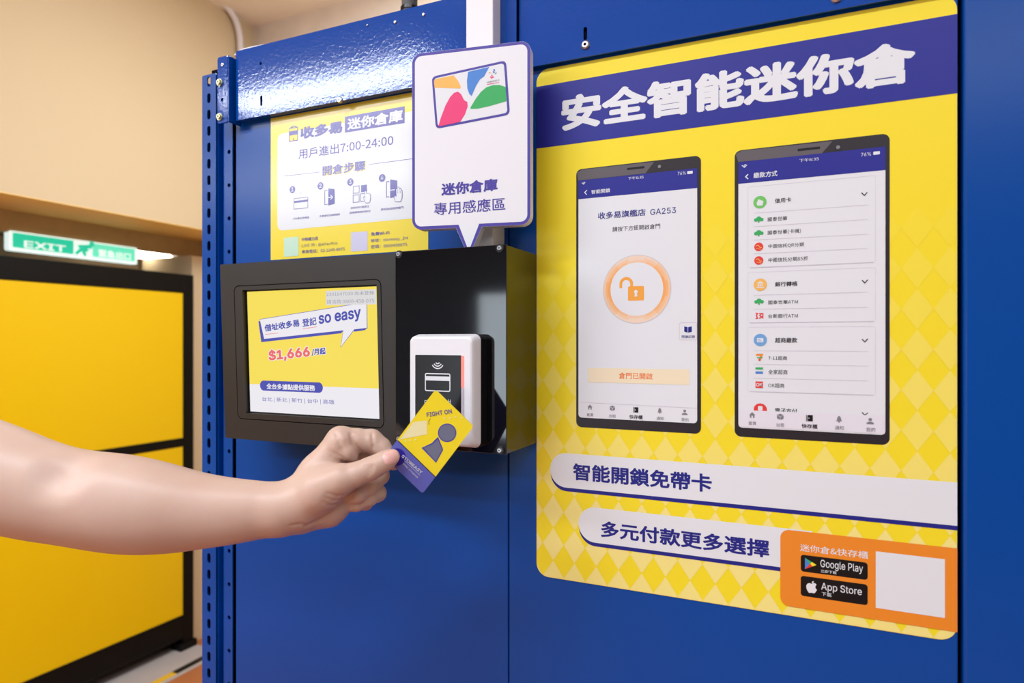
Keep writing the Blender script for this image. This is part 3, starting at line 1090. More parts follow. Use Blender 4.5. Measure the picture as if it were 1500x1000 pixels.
T('OK', 1107.8, 1116.8, 560.6, 565.6, W_, 7, .03)
T('OK超商', 1125.5, 1149, 560.8, 567.2, M['p_dark'], 6)
sc.poly(ellipse(FRONT.uv(1113.8, 599.5), .0064, n=30), M['p_red'], 5)
sc.rect(1110.4, 1117.2, 594.2, 601, W_, 6, .001)
T('電子支付', 1135.4, 1168, 597, 605, M['p_dark'], 5, .01)
sc.line([(1262.5, 603.6), (1266.7, 607.6), (1271, 604.4)], .0009, M['p_dark'], 5)
u0, u1, v0, v1 = FRONT.rect(1082.6, 1296, 600, 624)
sc.poly([(u0, v0), (u1, v0), (u1, v1), (u0, v1)], mat('ink_nav_grey', (228, 224, 232), 0.42), 7)
sc.base += LAY * 4
nav_icons(sc, (1102, 1143, 1185.6, 1229, 1274.5), (607.5, 610, 612, 613.7, 616.3), .0031, 2)
for s_, a, b, y0, y1, m in (('首頁', 1096.5, 1108, 616.4, 621.6, 'p_grey'), ('出租', 1137.4, 1149, 618.8, 624.2, 'p_grey'), ('快存櫃', 1174.4, 1197.3, 620, 626.4, 'p_dark'), ('通知', 1223, 1236, 622.8, 628.6, 'p_grey'), ('我的', 1268.6, 1282, 625.2, 631.4, 'p_grey')):
    T(s_, a, b, y0, y1, M[m], 6, .01 if m == 'p_dark' else 0)
sc.build('phone_screen', ph2)
# banners
for (xl, yt, yb, xr, txt, tx0, tx1, ty0, ty1) in ((806.6, 661.6, 711.4, None, '智能開鎖免帶卡', 840, 1043, 677.6, 702.4), (848, 740.2, 791, 1190, '多元付款更多選擇', 880.8, 1127, 761.8, 785.4)):
    b = Print(FRONT, PB)
    u0, v1 = FRONT.uv(xl, yt)
    v0 = FRONT.uv(xl, yb)[1]
    u1 = PX1 if xr is None else FRONT.uv(xr, 800)[0]
    rr = (v1 - v0) / 2 * .98
    off = .0042
    b.poly(rrect(u0 + .0006, u1, v0 - off, v1 - off, rr, 10, (1, 0, 0, 1)), M['p_navy_text'], 3)
    b.poly(rrect(u0, u1, v0, v1, rr, 10, (1, 0, 0, 1)), M['p_white'], 4)
    b.text(txt, tx0, tx1, ty0, ty1, M['p_navy_text'], 5, .018)
    b.build('banner', poster)
# orange badge
b = Print(FRONT, PB)
T = b.text
u0, v1 = FRONT.uv(1143.2, 774)
v0 = FRONT.uv(1143.2, 885)[1]
b.poly(rrect(u0, PX1, v0, v1, .0085, 8, (1, 0, 0, 1)), M['p_orange'], 6)
T('迷你倉&快存櫃', 1172, 1271.5, 795.4, 806, M['p_white'], 7, .004)
K5 = dict(ox=1150, oy=780, k=5.769)
for y0, y1 in ((811.2, 835.6), (842, 871.2)):
    b.rect(1173, 1270.8, y0, y1, M['p_black'], 7, .0028)
b.px([(168, 207), (215, 258), (168, 303)], M['p_blue'], 8, **K5)
b.px([(168, 207), (228, 243), (210, 258)], M['p_green'], 9, **K5)
b.px([(168, 303), (210, 256), (232, 280)], M['p_red'], 9, **K5)
b.px([(228, 243), (265, 268), (232, 280), (212, 257)], M['p_yellow'], 9, **K5)
T('Google Play', 1201.7, 1264, 818.4, 832.2, M['p_white'], 8, .008)
T('立即下載', 1202, 1225.4, 832.8, 837.2, M['p_white'], 8)
K6 = dict(ox=1150, oy=780, k=5.769)
apple = [(224, 428), (238, 420), (256, 424), (266, 434), (257, 446), (256, 462), (269, 478), (260, 494), (246, 508), (224, 502), (204, 503), (190, 486), (180, 462), (180, 438), (192, 424), (208, 420)]
b.px(apple, M['p_white'], 8, **K6)
b.px([(224, 420), (228, 408), (244, 402), (242, 412), (234, 420)], M['p_white'], 8, **K6)
T('App Store', 1202.9, 1262.3, 852, 865, M['p_white'], 8, .008)
T('下載', 1203.4, 1218, 865.6, 871.2, M['p_white'], 8)
b.rect(1282.6, 1383.7, 806.4, 889, M['p_white'], 7)
b.build('badge', poster)

# ------------------------------------------------------------------ touch screen terminal
yb_ = 0.64 - 0.72
tl = math.radians(2.1)
BZ = Plane((-0.57, yb_, 1.4), (1, 0, 0), (0, math.sin(tl) * 1.0, math.cos(tl)))
BZ = Plane((-0.57, yb_, 1.4), (1, 0, 0), (0, -math.sin(tl), math.cos(tl)))
u0, vt = BZ.uv(321.5, 387.5)
ub, vb = BZ.uv(330.5, 641)
u0 = (u0 + ub) / 2
u1 = -0.4375 + 0.57
kio = empty('touch_screen_terminal', (-0.57, -0.03, 1.4 + vb), 'black framed touch screen terminal on the blue locker front', 'screen')
s0, s1, t0, t1 = BZ.rect(357, 550, 426.6, 602.8)
s0 = (BZ.uv(357, 426.6)[0] + BZ.uv(363, 602.4)[0]) / 2
s1 = (BZ.uv(549.7, 419.4)[0] + BZ.uv(553.5, 615)[0]) / 2
t1 = (BZ.uv(357, 426.6)[1] + BZ.uv(549.7, 419.4)[1]) / 2
t0 = (BZ.uv(363, 602.4)[1] + BZ.uv(553.5, 615)[1]) / 2
i0, i1, j0, j1 = u0 + (u1 - u0) * .085, u1 - (u1 - u0) * .075, vb + (vt - vb) * .115, vt - (vt - vb) * .125
win = [(s0 - .003, t0 - .002), (s1 + .002, t0 - .002), (s1 + .002, t1 + .002), (s0 - .003, t1 + .002)]
plate('bezel', BZ, rrect(u0, u1, vb, vt, .0015, 3), 0.0055, M['bezel'], kio, [rrect(i0, i1, j0, j1, .008, 8)], d0=-0.0055)
g_ = .0012
plate('inner_frame', BZ, rrect(i0 + g_, i1 - g_, j0 + g_, j1 - g_, .007, 8), 0.0062, M['bezel'], kio, [win], d0=-0.0062)
bm = bmesh.new()
bm_box(bm, u0 + .002, u1 - .0005, vb + .002, vt - .002, -0.0725, -0.0058)
for v in bm.verts:
    d = v.co.z
    p = BZ.pt(v.co.x, v.co.y, d)
    if d < -0.05:
        p.y = -0.0015
    v.co = p
bm_done('housing', bm, M['bezel'], kio)
scr = Print(BZ, -0.0052)
T, TQ = scr.text, scr.textq
scr.poly([(s0 - .003, t0 - .002), (s1 + .002, t0 - .002), (s1 + .002, t1 + .002), (s0 - .003, t1 + .002)], M['black_plastic'], 0)
scr.poly([(s0, t0), (s1, t0), (s1, t1), (s0, t1)], M['s_yellow'], 1)
K7 = dict(ox=345, oy=410, k=4.76)
wv = (BZ.uv(361.8, 562.3)[1] + BZ.uv(552, 570)[1]) / 2
scr.poly([(s0, t0), (s1, t0), (s1, wv), (s0, wv)], M['s_white'], 2)
scr.px([(612, 76), (962, 62), (966, 168), (614, 176)], M['s_grey'], 6, **K7)
TQ('2301047030 尚未登錄', (617, 86), (950, 73), (618, 113), M['s_text'], 7, 0, **K7)
TQ('請洽詢 0800-458-075', (619, 137), (951, 127), (620, 166), M['s_text'], 7, 0, **K7)
scr.px([(140, 288), (152, 285), (182, 412), (735, 352), (719, 372), (160, 434)], M['s_navy'], 3, **K7)
scr.px([(812, 345), (900, 335), (886, 350), (806, 361)], M['s_navy'], 3, **K7)
scr.px([(148, 273), (900, 152), (903, 337), (812, 347), (714, 473), (732, 354), (178, 414)], M['s_navy'], 3, **K7)
scr.px([(150, 276), (897, 156), (899, 334), (810, 344), (717, 466), (735, 351), (181, 411)], M['s_white'], 4, **K7)
TQ('借址收多易', (181, 312), (424, 272), (186, 362), M['s_navy'], 5, .022, **K7)
TQ('登記', (446, 272), (545, 256), (449, 328), M['s_navy'], 5, .016, **K7)
TQ('so easy', (560, 247), (856, 200), (565, 328), M['s_navy'], 5, .04, **K7)
scr.line([(188, 380), (278, 370)], .0006, M['s_red'], 5, **K7)
scr.line([(452, 341), (550, 326)], .0006, M['s_red'], 5, **K7)
TQ('$1,666', (203, 484), (500, 450), (212, 580), M['s_white'], 3, .13, **K7)
TQ('$1,666', (208, 488), (496, 456), (215, 576), M['s_red'], 4, .06, **K7)
TQ('/月起', (508, 476), (614, 466), (510, 536), M['s_white'], 3, .06, **K7)
TQ('/月起', (511, 481), (609, 471), (513, 531), M['s_navy'], 4, .025, **K7)
pu = [BZ.uv(345 + x / 4.76, 410 + y / 4.76) for x, y in ((150, 702), (590, 718), (150, 772))]
scr.poly(rrect(pu[0][0], pu[1][0], (pu[2][1]), pu[0][1], abs(pu[0][1] - pu[2][1]) / 2 * .98, 8), M['s_navy'], 3)
TQ('全台多據點提供服務', (196, 722), (535, 735), (198, 762), M['s_white'], 4, .018, **K7)
TQ('台北 | 新北 | 新竹 | 台中 | 高雄', (166, 816), (670, 838), (168, 852), M['s_navy'], 4, .0, **K7)
scr.build('screen', kio)

# ------------------------------------------------------------------ black acrylic box with the reader
YB = 0.634 - 0.72
BX = Plane((0, YB, 1.4), (1, 0, 0), (0, 0, 1))
bx0, bx1 = -0.4360, -0.2946
bz0, bz1 = -0.1208, 0.1036
cb = empty('control_box', (-0.365, -0.04, 1.4 + bz0), 'glossy black acrylic box beside the screen under the speech-bubble sign', 'box')
box('housing', (bx0, bx1, YB + .0032, -0.0005, 1.4 + bz0, 1.4 + bz1), M['acrylic_edge'], cb, 0.0008)
box('front_cover', (bx0 - .0003, bx1 + .0005, YB, YB + .003, 1.4 + bz0 - .0005, 1.4 + bz1 + .0005), M['acrylic'], cb, 0.0006)
for x, y in ((585, 372.5), (732.5, 363.5), (732.8, 659), (585, 642)):
    p = BX.hit(x, y)
    bm = bmesh.new()
    bm_cyl(bm, p, p + Vector((0, -.0012, 0)), .0048, .0045, 24, 1)
    bm_cyl(bm, p + Vector((0, -.0012, 0)), p + Vector((0, -.0030, 0)), .0030, .0022, 24, 0)
    bm_cyl(bm, p + Vector((0, -.0030, 0)), p + Vector((0, -.0031, 0)), .0009, .0009, 6, 1)
    bm_done('screw', bm, [M['steel'], M['black_plastic']], cb)

# card reader
YR = 0.606 - 0.72
RP = Plane((0, YR, 1.4), (1, 0, 0), (0, 0, 1))
r0 = RP.uv(599.8, 560)[0]
r1 = RP.uv(690, 560)[0]
rt = (RP.uv(600, 493)[1] + RP.uv(688, 490.5)[1]) / 2
rb = (RP.uv(690, 656)[1])
rd = empty('card_reader', ((r0 + r1) / 2, (YR + YB) / 2, 1.4 + rb), 'white card reader with black window mounted on the black box', 'card reader')


def taper_block(name, x0, x1, z0, z1, yback, yfront, inset, rr, m, n=8):
    bm = bmesh.new()
    prof = ((yback, 0.0), (yfront + .0035, inset * .55), (yfront + .0010, inset * .82), (yfront, inset + .001))
    rings = []
    for yv, ins in prof:
        rings.append([bm.verts.new((u, yv, v)) for u, v in rrect(x0 + ins, x1 - ins, z0 + ins, z1 - ins, max(.001, rr - ins * .4), n)])
    for a, b_ in zip(rings, rings[1:]):
        for k in range(len(a)):
            bm.faces.new((a[k], a[(k + 1) % len(a)], b_[(k + 1) % len(a)], b_[k]))
    bm.faces.new(rings[0])
    bm.faces.new(rings[-1])
    return bm_done(name, bm, m, rd)


taper_block('back_housing', r0 - .001, r1 + .0048, 1.4 + rb - .002, 1.4 + rt + .001, YB - .0002, YB - .014, .0005, .006, M['black_plastic'])
taper_block('front_cover', r0 - .003, r1 + .0040, 1.4 + rb - .002, 1.4 + rt + .002, YB - .0135, YR, .0040, .007, M['white_plastic'])
pr = Print(RP, 0.0001)
pr.rect(608.4, 676, 519.6, 640, M['black_plastic'], 1, .001)
K8 = dict(ox=590, oy=480, k=5.263)
c = RP.uv(641.3, 531)
for r in (.0026, .0052, .0078):
    pr.polys(stroke(ellipse((c[0], c[1] + .0015), r, n=14, a0=212, a1=328), .0011), M['p_white'], 2)
pr.frame(622.7, 660, 546, 572.5, .0012, M['p_white'], 2, .0022)
pr.rect(622.7, 660, 550.6, 556.8, M['p_white'], 2)
pr.text('E', 622.2, 625.6, 586, 592, M['p_white'], 2, .01)
pr.text('H', 656.8, 660.4, 584.8, 590.6, M['p_white'], 2, .01)
pr.build('reader_window', rd)
u0, u1, v0, v1 = RP.rect(676.2, 679.6, 521, 567.5)
plate('status_light', RP, rrect(u0, u1, v0, v1, .0008, 3), .0012, M['led'], rd, d0=-.0004)
v2 = RP.uv(676.2, 615)[1]
plate('status_strip', RP, rrect(u0, u1, v2, v0 - .0003, .0008, 3), .0012, M['led_off'], rd, d0=-.0004)

# ------------------------------------------------------------------ speech-bubble sign
SA = math.radians(10)
so = Plane((0, -0.05, 1.4), (1, 0, 0), (0, 0, 1)).hit(777, 330)
SG = Plane(so, (math.cos(SA), math.sin(SA), 0), (0, 0, 1))
g0 = (SG.uv(602.6, 98)[0] + SG.uv(604.8, 328)[0]) / 2
g1 = SG.uv(777.2, 200)[0]
gt = (SG.uv(619, 81)[1] + SG.uv(763, 57)[1]) / 2
gb = (SG.uv(616, 339.6)[1] + SG.uv(766, 325.8)[1]) / 2
stand = 1.4 + bz1 + 0.0007 - so.z            # top of the black box in sign coordinates
pl_, pr_ = SG.uv(668, 334)[0], SG.uv(706, 331)[0]
tl_, tr_ = SG.uv(682, 359)[0], SG.uv(691.5, 357)[0]


def bubble(ins, tipv):
    R_ = .0115 - ins
    a = rrect(g0 + ins, g1 - ins, gb + ins, gt - ins, R_, 8)
    # pointer goes between the lower left and lower right corners
    k_ = ins * .9
    n = 9
    return a[:n] + [(pl_ + k_, gb + ins), (tl_ + k_, tipv), (tr_ - k_, tipv), (pr_ - k_, gb + ins)] + a[n:]


sg = empty('bubble_sign', SG.pt((pl_ + pr_) / 2, stand, -.004), 'white speech-bubble sign with navy border standing on the black box', 'sign')
plate('board', SG, bubble(0, stand), .013, M['board'], sg, d0=-.013)
pr = Print(SG, 0.00005)
pr.poly(bubble(0.0002, stand + .0002), M['p_violet'], 1)
pr.poly(bubble(0.0036, stand + .0002), M['board'], 2)
T = pr.text
K9 = dict(ox=625, oy=85, k=8.692)
pr.textq('迷你倉庫', (145, 684), (403, 659), (146, 741), M['p_violet'], 4, .022, ox=600, oy=50, k=3.125)
pr.textq('專用感應區', (112, 772), (438, 746), (113, 830), M['p_violet'], 4, .006, ox=600, oy=50, k=3.125)
pr.build('sign_face', sg)
# picture of a city card on the sign
pr = Print(SG, 0.00005)
quad = SG.many([(65, 240), (1012, 30), (1062, 722), (118, 905)], 625, 85, 8.692)


def rounded_quad(q, r):
    out = []
    for i in range(4):
        p, a, b_ = Vector(q[i]), Vector(q[i - 1]), Vector(q[(i + 1) % 4])
        d1, d2 = (a - p).normalized(), (b_ - p).normalized()
        for k in range(7):
            t = k / 6
            p0, p2 = p + d1 * r, p + d2 * r
            out.append(tuple((1 - t) ** 2 * p0 + 2 * t * (1 - t) * p + t * t * p2))
    return out


def inset_quad(q, w_):
    n = 4
    res = []
    for i in range(n):
        p, a, b_ = Vector(q[i]), Vector(q[i - 1]), Vector(q[(i + 1) % n])
        d1, d2 = (a - p).normalized(), (b_ - p).normalized()
        s_ = abs(d1.x * d2.y - d1.y * d2.x)
        res.append(tuple(p + (d1 + d2) * (w_ / s_)))
    return res


pr.poly(rounded_quad(quad, .006), M['p_violet'], 3)
pr.poly(rounded_quad(inset_quad(quad, .0027), .004), M['p_white'], 4)
pr.px([(94, 290), (120, 268), (345, 222), (400, 290), (438, 365), (430, 390), (280, 385), (102, 380)], M['p_sand'], 5, **K9)
pr.px([(530, 178), (800, 114), (735, 235), (680, 275), (630, 360), (575, 487), (545, 460), (520, 390), (515, 290)], M['p_blue'], 5, **K9)
pr.px([(1008, 370), (930, 345), (850, 345), (760, 375), (690, 435), (620, 530), (560, 630), (562, 650), (650, 648), (800, 615), (1018, 552)], M['p_green'], 5, **K9)
pr.px([(152, 868), (180, 770), (240, 610), (300, 500), (350, 445), (400, 430), (440, 460), (480, 540), (520, 560), (525, 620), (490, 720), (432, 812), (340, 834), (190, 864)], M['p_pink'], 5, **K9)
pr.line([(812, 240), (830, 258), (855, 240)], .0012, M['p_pink'], 6, **K9)
pr.line([(832, 215), (834, 240)], .0012, M['p_pink'], 6, **K9)
pr.line([(848, 150), (866, 148), (868, 165), (848, 170), (850, 190), (872, 186)], .0007, M['p_blue'], 6, **K9)
pr.line([(790, 195), (805, 185), (820, 195)], .0006, M['p_sand'], 6, **K9)
pr.line([(872, 205), (888, 195), (886, 180)], .0006, M['p_green'], 6, **K9)
pr.textq('桃園市民卡', (766, 304), (930, 268), (768, 328), M['p_grey'], 6, 0, **K9)
pr.line([(768, 340), (922, 312)], .0005, M['p_pink'], 6, **K9)
pr.build('card_picture', sg)

# ------------------------------------------------------------------ membership card
ZCARD = 0.662
CA = Plane(at(632, 646, ZCARD), RGT, UP)
q = [CA.uv(*p) for p in ((638, 570), (694, 624), (619, 723), (563, 669))]


def card_outline():
    return rounded_quad(q, .0035)


card = plate('membership_card', CA, card_outline(), .0008, M['p_cardviolet'], None, d0=-.0008)
tag(card, 'yellow and violet membership card pinched in the hand before the reader', 'card')
pr = Print(CA, .00005)
KC = dict(ox=560, oy=550, k=5.261)
d0_, d1_ = CA.uv(560 + 122 / 5.261, 550 + 500 / 5.261), CA.uv(560 + 408 / 5.261, 550 + 778 / 5.261)


def half(P, a, b_, side):
    """The part of polygon P on one side of the line a-b."""
    f = lambda p: ((b_[0] - a[0]) * (p[1] - a[1]) - (b_[1] - a[1]) * (p[0] - a[0])) * side
    out = []
    for i in range(len(P)):
        s_, e_ = P[i], P[(i + 1) % len(P)]
        fs, fe = f(s_), f(e_)
        if fs >= 0:
            out.append(s_)
        if (fs >= 0) != (fe >= 0):
            t = fs / (fs - fe)
            out.append((s_[0] + (e_[0] - s_[0]) * t, s_[1] + (e_[1] - s_[1]) * t))
    return out


pr.poly(half(card_outline(), d0_, d1_, 1), M['p_yellow'], 1)
pr.line([(122, 500), (408, 778)], .0007, M['p_dark'], 2, **KC)
pr.px([(238, 358), (345, 345), (345, 452), (135, 492), (160, 462)], M['p_cardpale'], 2, **KC)
pr.disc(560 + 500 / 5.261, 550 + 440 / 5.261, .0094, M['p_violet'], 2)
pr.disc(560 + 500 / 5.261, 550 + 440 / 5.261, .0084, M['p_cardgrey'], 3)
pr.px([(430, 470), (470, 570), (415, 672), (302, 556), (380, 520)], M['p_violet'], 2, **KC)
pr.px([(428, 490), (462, 570), (413, 658), (318, 556), (385, 530)], M['p_cardgrey'], 3, **KC)
pr.textq('FIGHT ON', (340, 284), (532, 256), (345, 318), M['p_violet'], 4, .02, **KC)
for x, y in ((180, 505), (215, 497), (255, 492), (480, 328), (520, 325), (565, 318), (610, 325)):
    pr.disc(560 + x / 5.261, 550 + y / 5.261, .0008, M['p_cardpale'], 2)
pr.line([(372, 330), (358, 350), (360, 378)], .0004, M['p_dark'], 2, **KC)
pr.textq('STOREASY', (160, 606), (312, 740), (147, 624), M['p_white'], 4, .02, **KC)
pr.line([(172, 655), (292, 768)], .0003, M['p_white'], 4, **KC)
pr.textq('MINI STORAGE', (166, 672), (280, 782), (158, 682), M['p_white'], 4, 0, **KC)
pr.poly(half(ellipse(CA.uv(581.5, 669), .0088), d0_, d1_, -1), M['p_carddisc'], 3)
pr.build('printing', card)

# ------------------------------------------------------------------ forearm and hand
# cross sections measured on the arm: (x, top, bottom)
ARM = [(-340, 500, 735), (-260, 528, 748), (-170, 560, 760), (-90, 592, 764), (0, 624, 777), (32, 637, 784), (64, 648.5, 791), (96, 656.5, 795), (128, 661.5, 800.5), (160, 663.5, 806), (192, 668.5, 810),
       (224, 676, 810), (256, 685, 808), (288, 693, 803), (320, 698.5, 799), (352, 702.5, 794), (384, 705, 787), (413, 709.5, 782)]


def joint(x, y, dz, r):
    z = ZCARD + dz / 1000.0
    p = at(x, y, z) - CAM
    return np.array((p.dot(RGT), p.dot(UP), p.dot(FWD), r * z / F))


def arm_z(x):
    return -8 - 0.035 * (413 - x) * 1.0


chains = {}
AX = np.array(ARM, float)
ax = np.arange(AX[0, 0], AX[-1, 0] + 1, 6.0)


def smooth_profile(col):
    v = np.interp(ax, AX[:, 0], AX[:, col])
    for _ in range(14):
        v[1:-1] = v[1:-1] * .5 + (v[:-2] + v[2:]) * .25
    return v


at_, ab_ = smooth_profile(1), smooth_profile(2)
chains['arm'] = [joint(x, (a + b) / 2, arm_z(x), (b - a) / 2) for x, a, b in zip(ax, at_, ab_)]
chains['palm'] = [
    [joint(413, 746, -8, 36), joint(440, 742, -4, 33)],
    [joint(432, 737, 2, 30), joint(466, 692, 4, 25), joint(499, 645.5, 6, 20.5)],
    [joint(436, 740, 8, 30), joint(472, 700, 16, 24), joint(502, 662, 20, 18)],
    [joint(438, 742, 14, 30), joint(475, 715, 26, 23), joint(503, 688, 32, 17)],
    [joint(438, 745, 18, 30), joint(468, 740, 26, 28), joint(498, 725, 34, 20)],
    [joint(446, 742, 6, 35), joint(482, 741, 8, 27), joint(512, 728, 10, 14)],
    [joint(440, 736, -8, 32), joint(470, 718, -14, 29), joint(499, 702, -19, 21)],
]
chains['thumb'] = [joint(470, 716, -14, 27), joint(499, 702.5, -19, 21), joint(522, 694.5, -18, 17.2), joint(542, 686.5, -15.5, 16.4), joint(555, 680, -13.5, 14.8), joint(566, 674, -11.5, 13.8), joint(574.5, 668.5, -9.5, 11.2)]
chains['web'] = [joint(500, 648, 0, 16), joint(509, 660, 0, 12.5), joint(516, 668, 2, 9)]
chains['index'] = [joint(499, 645.5, 6, 20.5), joint(522, 645, 10, 17.2), joint(544, 646, 14, 17), joint(558, 655, 14, 14.2), joint(569, 668, 12, 12.4), joint(577, 679, 9.5, 9.6)]
chains['middle'] = [joint(502, 662, 20, 18), joint(535, 676, 30, 15), joint(556, 696, 26, 14), joint(540, 712, 10, 13.2), joint(524, 724, 2, 12.4), joint(508, 728, 4, 12)]
chains['ring'] = [joint(503, 688, 32, 17), joint(540, 708, 36, 14), joint(553, 722, 28, 12.5), joint(540, 729, 14, 12.2), joint(522, 737, 8, 11.5), joint(510, 738, 8, 11)]
chains['little'] = [joint(498, 715, 40, 15), joint(528, 732, 40, 11), joint(536, 737, 32, 9.5), joint(522, 738, 22, 9.5)]

allj = np.array([j for n, c_ in chains.items() for sub in (c_ if n == 'palm' else [c_]) for j in sub])
H = 0.00105
lo = (allj[:, :3] - allj[:, 3:4]).min(0) - 0.006
hi = (allj[:, :3] + allj[:, 3:4]).max(0) + 0.006
NX, NY, NZ = [int(math.ceil(v)) for v in (hi - lo) / H]
BIG = np.float32(0.05)


def new_field():
    return np.full((NX, NY, NZ), BIG, np.float32)


def smin(a, b, k):
    h = np.maximum(k - np.abs(a - b), 0) / k
    return np.minimum(a, b) - h * h * k * 0.25


def cone_field(fld, a, b, k, flat=1.0, reach=0.012):
    """Blend a tapered round segment into the field."""
    m = max(a[3], b[3]) + reach
    l0 = np.floor((np.minimum(a[:3], b[:3]) - m - lo) / H).astype(int)
    l1 = np.ceil((np.maximum(a[:3], b[:3]) + m - lo) / H).astype(int)
    l0 = np.clip(l0, 0, (NX, NY, NZ))
    l1 = np.clip(l1, 0, (NX, NY, NZ))
    sl = tuple(slice(x, y) for x, y in zip(l0, l1))
    gx = (lo[0] + H * np.arange(l0[0], l1[0], dtype=np.float32) - a[0])[:, None, None].astype(np.float32)
    gy = (lo[1] + H * np.arange(l0[1], l1[1], dtype=np.float32) - a[1])[None, :, None].astype(np.float32)
    gz = (lo[2] + H * np.arange(l0[2], l1[2], dtype=np.float32) - a[2])[None, None, :].astype(np.float32)
    ab = (b[:3] - a[:3]).astype(np.float32)
    t = np.clip((gx * ab[0] + gy * ab[1] + gz * ab[2]) / max(1e-9, float(ab @ ab)), 0, 1)
    d = np.sqrt((gx - t * ab[0]) ** 2 + (gy - t * ab[1]) ** 2 + ((gz - t * ab[2]) / flat) ** 2) - (a[3] + t * (b[3] - a[3]))
    fld[sl] = smin(fld[sl], d.astype(np.float32), k)


def chain_field(fld, ch, k, flat=1.0):
    for a, b in zip(ch, ch[1:]):
        cone_field(fld, a, b, k, flat)


body = new_field()
chain_field(body, chains['arm'], .0004, 0.9)
for sub in chains['palm']:
    chain_field(body, sub, .010)
f = new_field()
chain_field(f, chains['thumb'], .004)
body = smin(body, f, np.float32(.006))
f = new_field()
chain_field(f, chains['index'], .003)
chain_field(f, chains['web'], .0035)
body = smin(body, f, np.float32(.0045))
for nm in ('middle', 'ring', 'little'):
    f = new_field()
    chain_field(f, chains[nm], .003)
    body = smin(body, f, np.float32(.0016))

def surface_at(px, py):
    """Camera-space point where the view ray first meets the skin."""
    d = ray(px, py)
    d = np.array((d.dot(RGT), d.dot(UP), d.dot(FWD))) / F
    zs = np.arange(lo[2], hi[2], 0.0004)
    ii = np.round((d[None, :] * zs[:, None] - lo) / H).astype(int)
    ok = np.all((ii >= 0) & (ii < np.array((NX, NY, NZ))), 1)
    v = np.full(len(zs), 1.0)
    v[ok] = body[ii[ok, 0], ii[ok, 1], ii[ok, 2]]
    hit = np.nonzero(v < 0)[0]
    return None if len(hit) == 0 else d * zs[hit[0]]


def groove(pts, r, depth, k=.0015):
    """A crease pressed r wide and depth deep (millimetres) into the skin along a path of pixels."""
    P = []
    for (x0, y0), (x1, y1) in zip(pts, pts[1:]):
        for t in np.linspace(0, 1, 6):
            p = surface_at(x0 + (x1 - x0) * t, y0 + (y1 - y0) * t)
            if p is not None:
                P.append(p * (1 - (r - depth) / 1000.0 / p[2]))
    fld = new_field()
    n = len(P)
    for i, (a, b) in enumerate(zip(P, P[1:])):
        if np.linalg.norm(a - b) > .012:
            continue
        f0, f1 = [.55 + .45 * math.sin(math.pi * (q + .5) / n) for q in (i, i + 1)]
        cone_field(fld, np.append(a, r / 1000.0 * f0), np.append(b, r / 1000.0 * f1), .0008, 1.0, .004 + k)
    np.copyto(body, -smin(-body, fld, np.float32(k)))


# hollow of the elbow, folds at the index root, thumb-joint wrinkles, palm edge
groove([(62, 704), (78, 690), (98, 674)], 15, 1.6, .022)
groove([(492, 634), (497, 650), (506, 668)], 1.5, 1.0, .003)
groove([(514, 636), (518, 650), (528, 662)], 1.6, 1.5, .003)
groove([(545, 634), (546, 646), (547, 658)], 1.3, 1.0, .002)
groove([(533, 682), (537, 690), (541, 698)], 1.2, .6, .0015)
groove([(538, 680), (542, 687), (545, 694)], 1.2, .6, .0015)
groove([(543, 679), (546, 684), (548, 690)], 1.0, .5, .0015)
groove([(450, 770), (470, 761), (490, 748), (516, 728)], 1.8, 1.3, .004)
groove([(478, 722), (492, 727), (504, 726)], 1.2, .4, .002)
groove([(474, 728), (488, 734), (502, 731)], 1.2, .4, .002)
groove([(472, 735), (484, 741), (496, 738)], 1.2, .4, .002)
groove([(425, 770), (440, 768), (452, 772)], 1.4, .6, .002)
groove([(484, 668), (494, 674), (508, 678)], 1.4, .6, .002)
groove([(482, 660), (492, 666), (504, 672)], 1.4, .6, .002)


